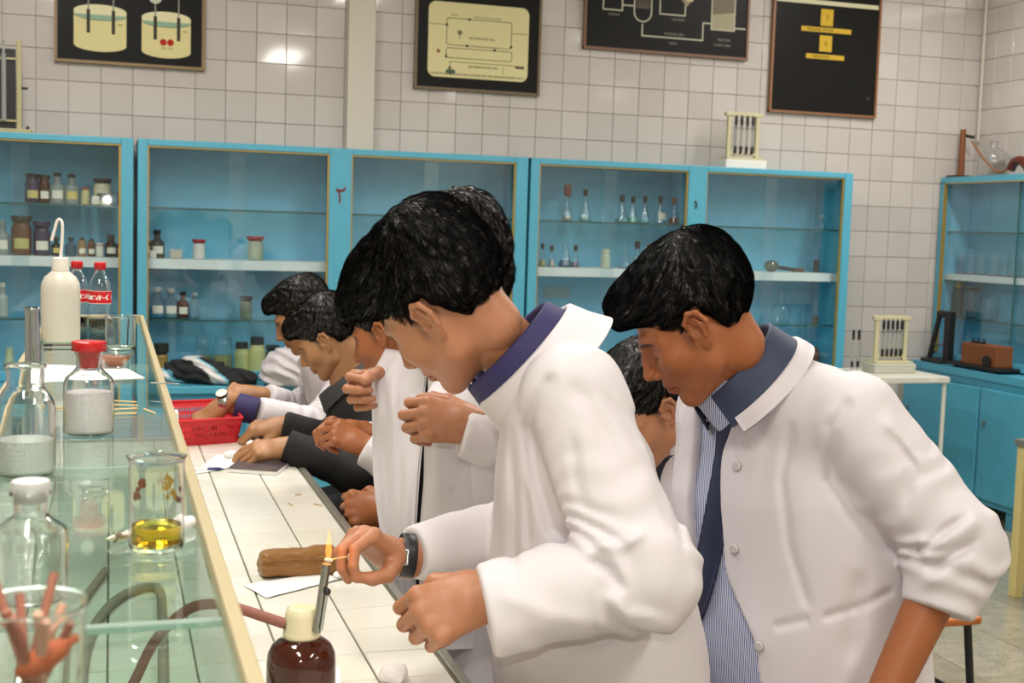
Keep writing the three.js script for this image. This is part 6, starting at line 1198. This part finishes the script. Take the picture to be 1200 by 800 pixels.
{ // on top of the side cabinet
  const P = (x, y) => { const p = onX(x, y, 4.78); p.y = 1.9005; return p; };
  let p = P(1124, 205), t = thing('wooden_post', 'brown wooden post on a small foot atop the right wall cabinet', 'stand', p);
  part(t, 'foot', rbox(0.11, 0.014, 0.1, 0.003, 0, 0.007, 0), mat(0x4a2c1e, 0.5)); part(t, 'post', cyl(0.02, 0.017, 0.27, 0.01, 0.014, 0, 16), M.wood); part(t, 'peg', rod(V(0.02, 0.25, 0), V(0.05, 0.235, 0.05), 0.009, 10), M.black);
  p = P(1155, 202); p.x += 0.045; t = thing('aspirator_jar', 'large clear glass jar on the right wall cabinet beside the post', 'jar', p);
  part(t, 'glass_body', turned([[0, 0.002], [0.078, 0.001], [0.082, 0.008], [0.082, 0.1], [0.074, 0.13], [0.045, 0.155], [0.024, 0.165], [0.02, 0.172], [0.02, 0.195], [0.025, 0.2]], 0.003, 40), M.glass);
  p = P(1194, 199); p.x -= 0.03; t = thing('horn_magnet', 'dark red curved horn at the right end of the cabinet top', 'instrument', p);
  part(t, 'horn', tube([V(0, 0.03, 0.12), V(0, 0.075, 0.06), V(0, 0.07, 0.0), V(0, 0.035, -0.03)], 0.026, 24, 14), mat(0x5a2418, 0.35)); part(t, 'stem', tube([V(-0.03, 0.03, -0.02), V(-0.035, 0.02, -0.1), V(-0.04, 0.1, -0.22), V(-0.04, 0.2, -0.33)], 0.006, 24, 8), mat(0x8a5a34, 0.5));
  solo('conduit_pipe', tube([V(XR - 0.02, CEIL - 0.05, ZW + 0.06), V(XR - 0.02, 2.7, ZW + 0.06), V(XR - 0.02, 2.4, ZW + 0.06), V(XR - 0.02, 2.12, ZW + 0.06)], 0.008, 20, 10), mat(0xcbc3b6, 0.35), 'thin pale pipe running down the room corner', 'pipe');
}
{ // trolley with the second tube stand
  const zt = -5.72, c = onZ(1036, 436, zt), x0 = onZ(990, 430, zt).x, x1 = onZ(1084, 436, zt).x, y = c.y, t = thing('trolley', 'white metal trolley carrying a tube stand beside the blue cabinet', 'trolley', V((x0 + x1) / 2, 0, zt)), w = x1 - x0, wm = mat(0xcfcfc2, 0.45);
  part(t, 'top', rbox(w, 0.02, 0.4, 0.004, 0, y - 0.01, 0), wm); part(t, 'top_rim', rbox(w + 0.012, 0.03, 0.012, 0.003, 0, y - 0.018, 0.2), wm);
  for (const sx of [-1, 1]) for (const sz of [-1, 1]) part(t, 'leg', cyl(0.011, 0.011, y - 0.02, sx * (w / 2 - 0.012), 0, sz * 0.185, 12), wm);
  part(t, 'lower_shelf', rbox(w - 0.03, 0.016, 0.37, 0.003, 0, 0.25, 0), wm); part(t, 'name_plate', box(0.05, 0.018, 0.002, w * 0.3, y - 0.018, 0.2075), M.whitePaint);
  tubeStand('tube_stand', 'cream stand of glass tubes on the white trolley', V((x0 + x1) / 2 + 0.02, y + 0.0005, zt), 0.17, 0.22, 5, 0.0, M.cream, mat(0xb9b8ab, 0.6));
  const g = thing('burette_pair', 'two thin dark-tipped tubes standing left of the trolley tube stand', 'tubes', V(x0 + 0.045, y + 0.0005, zt + 0.02));
  part(g, 'foot', rbox(0.07, 0.012, 0.06, 0.003, 0, 0.006, 0), M.whitePaint); for (const s of [-1, 1]) { const k = part(g, 'glass_tube', cyl(0.005, 0.005, 0.2, s * 0.016, 0.012, 0, 10), mat(0xd5d7d2, 0.1, { transmission: 0.6, thickness: 0 })); part(k, 'tip', [cyl(0.007, 0.007, 0.05, s * 0.016, 0.17, 0, 10), cyl(0.007, 0.007, 0.03, s * 0.016, 0.03, 0, 10)], M.black); }
}
{ // things on the side base unit
  const Y = 0.8205, P = (x, y) => onY(x, y, Y);
  let p = P(1082, 426), t = thing('iron_stand', 'black iron stand with slanted legs on the blue base unit', 'stand', V(4.617, Y, -6.34));
  part(t, 'foot', rbox(0.13, 0.022, 0.2, 0.008, 0, 0.011, 0), M.black); part(t, 'post', rbox(0.045, 0.28, 0.05, 0.006, 0.01, 0.16, 0.06), M.black); part(t, 'brace', [rod(V(-0.01, 0.02, -0.085), V(0, 0.285, -0.02), 0.016, 10), rod(V(0, 0.285, -0.03), V(0.005, 0.285, 0.06), 0.02, 10)], M.black); part(t, 'rung', rod(V(-0.005, 0.1, -0.07), V(0.0, 0.11, 0.05), 0.007, 8), M.dullSteel);
  t = thing('coil_box', 'small brown wooden instrument box with terminals on a black tray', 'instrument', V(4.617, Y, -5.96));
  part(t, 'tray', rbox(0.14, 0.018, 0.46, 0.004, 0, 0.02, 0), M.black); for (const s of [-1, 1]) part(t, 'tray_foot', cyl(0.014, 0.014, 0.012, -0.05, 0, s * 0.16, 10), M.black);
  part(t, 'case', rbox(0.11, 0.115, 0.3, 0.005, 0.01, 0.087, 0.02), M.wood); part(t, 'dial', new THREE.CylinderGeometry(0.035, 0.035, 0.012, 24).rotateZ(Math.PI / 2).translate(-0.048, 0.055, 0.1), M.black);
  for (const s of [0, 1, 2]) part(t, 'terminal', cyl(0.007, 0.005, 0.028, -0.02 + s * 0.012, 0.144, -0.06 + s * 0.03, 10), M.black); part(t, 'bridge', rbox(0.02, 0.012, 0.11, 0.003, -0.01, 0.15, -0.03), M.black);
}
{ // yellow table at the right edge, cut by the frame
  const p = onY(1190, 700, 0), x0 = p.x, z0 = p.z, t = thing('yellow_table', 'pale yellow table with grey top cut by the right picture edge', 'table', V(x0, 0, z0)), ym = mat(0xd8c886, 0.45), h = onZ(1182, 516, z0).y;
  part(t, 'top', rbox(0.8, 0.03, 0.6, 0.004, 0.38, h - 0.015, 0.25), mat(0x77776f, 0.5)); part(t, 'apron', rbox(0.76, 0.05, 0.02, 0.003, 0.38, h - 0.055, -0.03), ym); part(t, 'apron', rbox(0.02, 0.05, 0.54, 0.003, 0.0, h - 0.055, 0.25), ym);
  for (const [dx, dz] of [[0.015, -0.02], [0.75, -0.02], [0.015, 0.52], [0.75, 0.52]]) part(t, 'leg', rbox(0.045, h - 0.03, 0.045, 0.004, dx, (h - 0.03) / 2, dz), ym);
}
function stool(label, x, z, h, group) {
  const t = thing('stool', label, 'stool', V(x, 0, z), group);
  part(t, 'seat', rbox(0.33, 0.025, 0.33, 0.01, 0, h - 0.012, 0), mat(0xb5662c, 0.4));
  for (const sx of [-1, 1]) for (const sz of [-1, 1]) part(t, 'leg', rod(V(sx * 0.165, 0, sz * 0.165), V(sx * 0.135, h - 0.024, sz * 0.135), 0.0115, 12), M.black);
  for (const s of [-1, 1]) { part(t, 'stretcher', rod(V(-0.158, 0.14, s * 0.158), V(0.158, 0.14, s * 0.158), 0.008, 8), M.black); part(t, 'stretcher', rod(V(s * 0.152, 0.2, -0.152), V(s * 0.152, 0.2, 0.152), 0.008, 8), M.black); }
}
{ // the one behind the right-hand boy shows; the others carry the seated boys
  const p = onY(1141, 900, 0), h = onZ(1072, 706, p.z - 0.165).y;
  stool('stool with black metal legs and orange wooden seat behind the right-hand boy', p.x - 0.165, p.z - 0.165, h, 'black-legged stools');
  for (const [q, l] of [[at(590, 700, 3.2), 'stool under the boy peeling a match'], [at(520, 640, 3.72), 'stool under the boy in the black sweater'], [at(470, 590, 4.25), 'stool under the boy reaching into the basket']]) stool(l, q.x + 0.02, q.z, q.y - 0.1, 'black-legged stools');
}

// ---------------------------------------------------------------- hand over
scene.traverse(o => { if (o.isMesh) { o.castShadow = true; o.receiveShadow = true; } });
renderer.render(scene, camera);
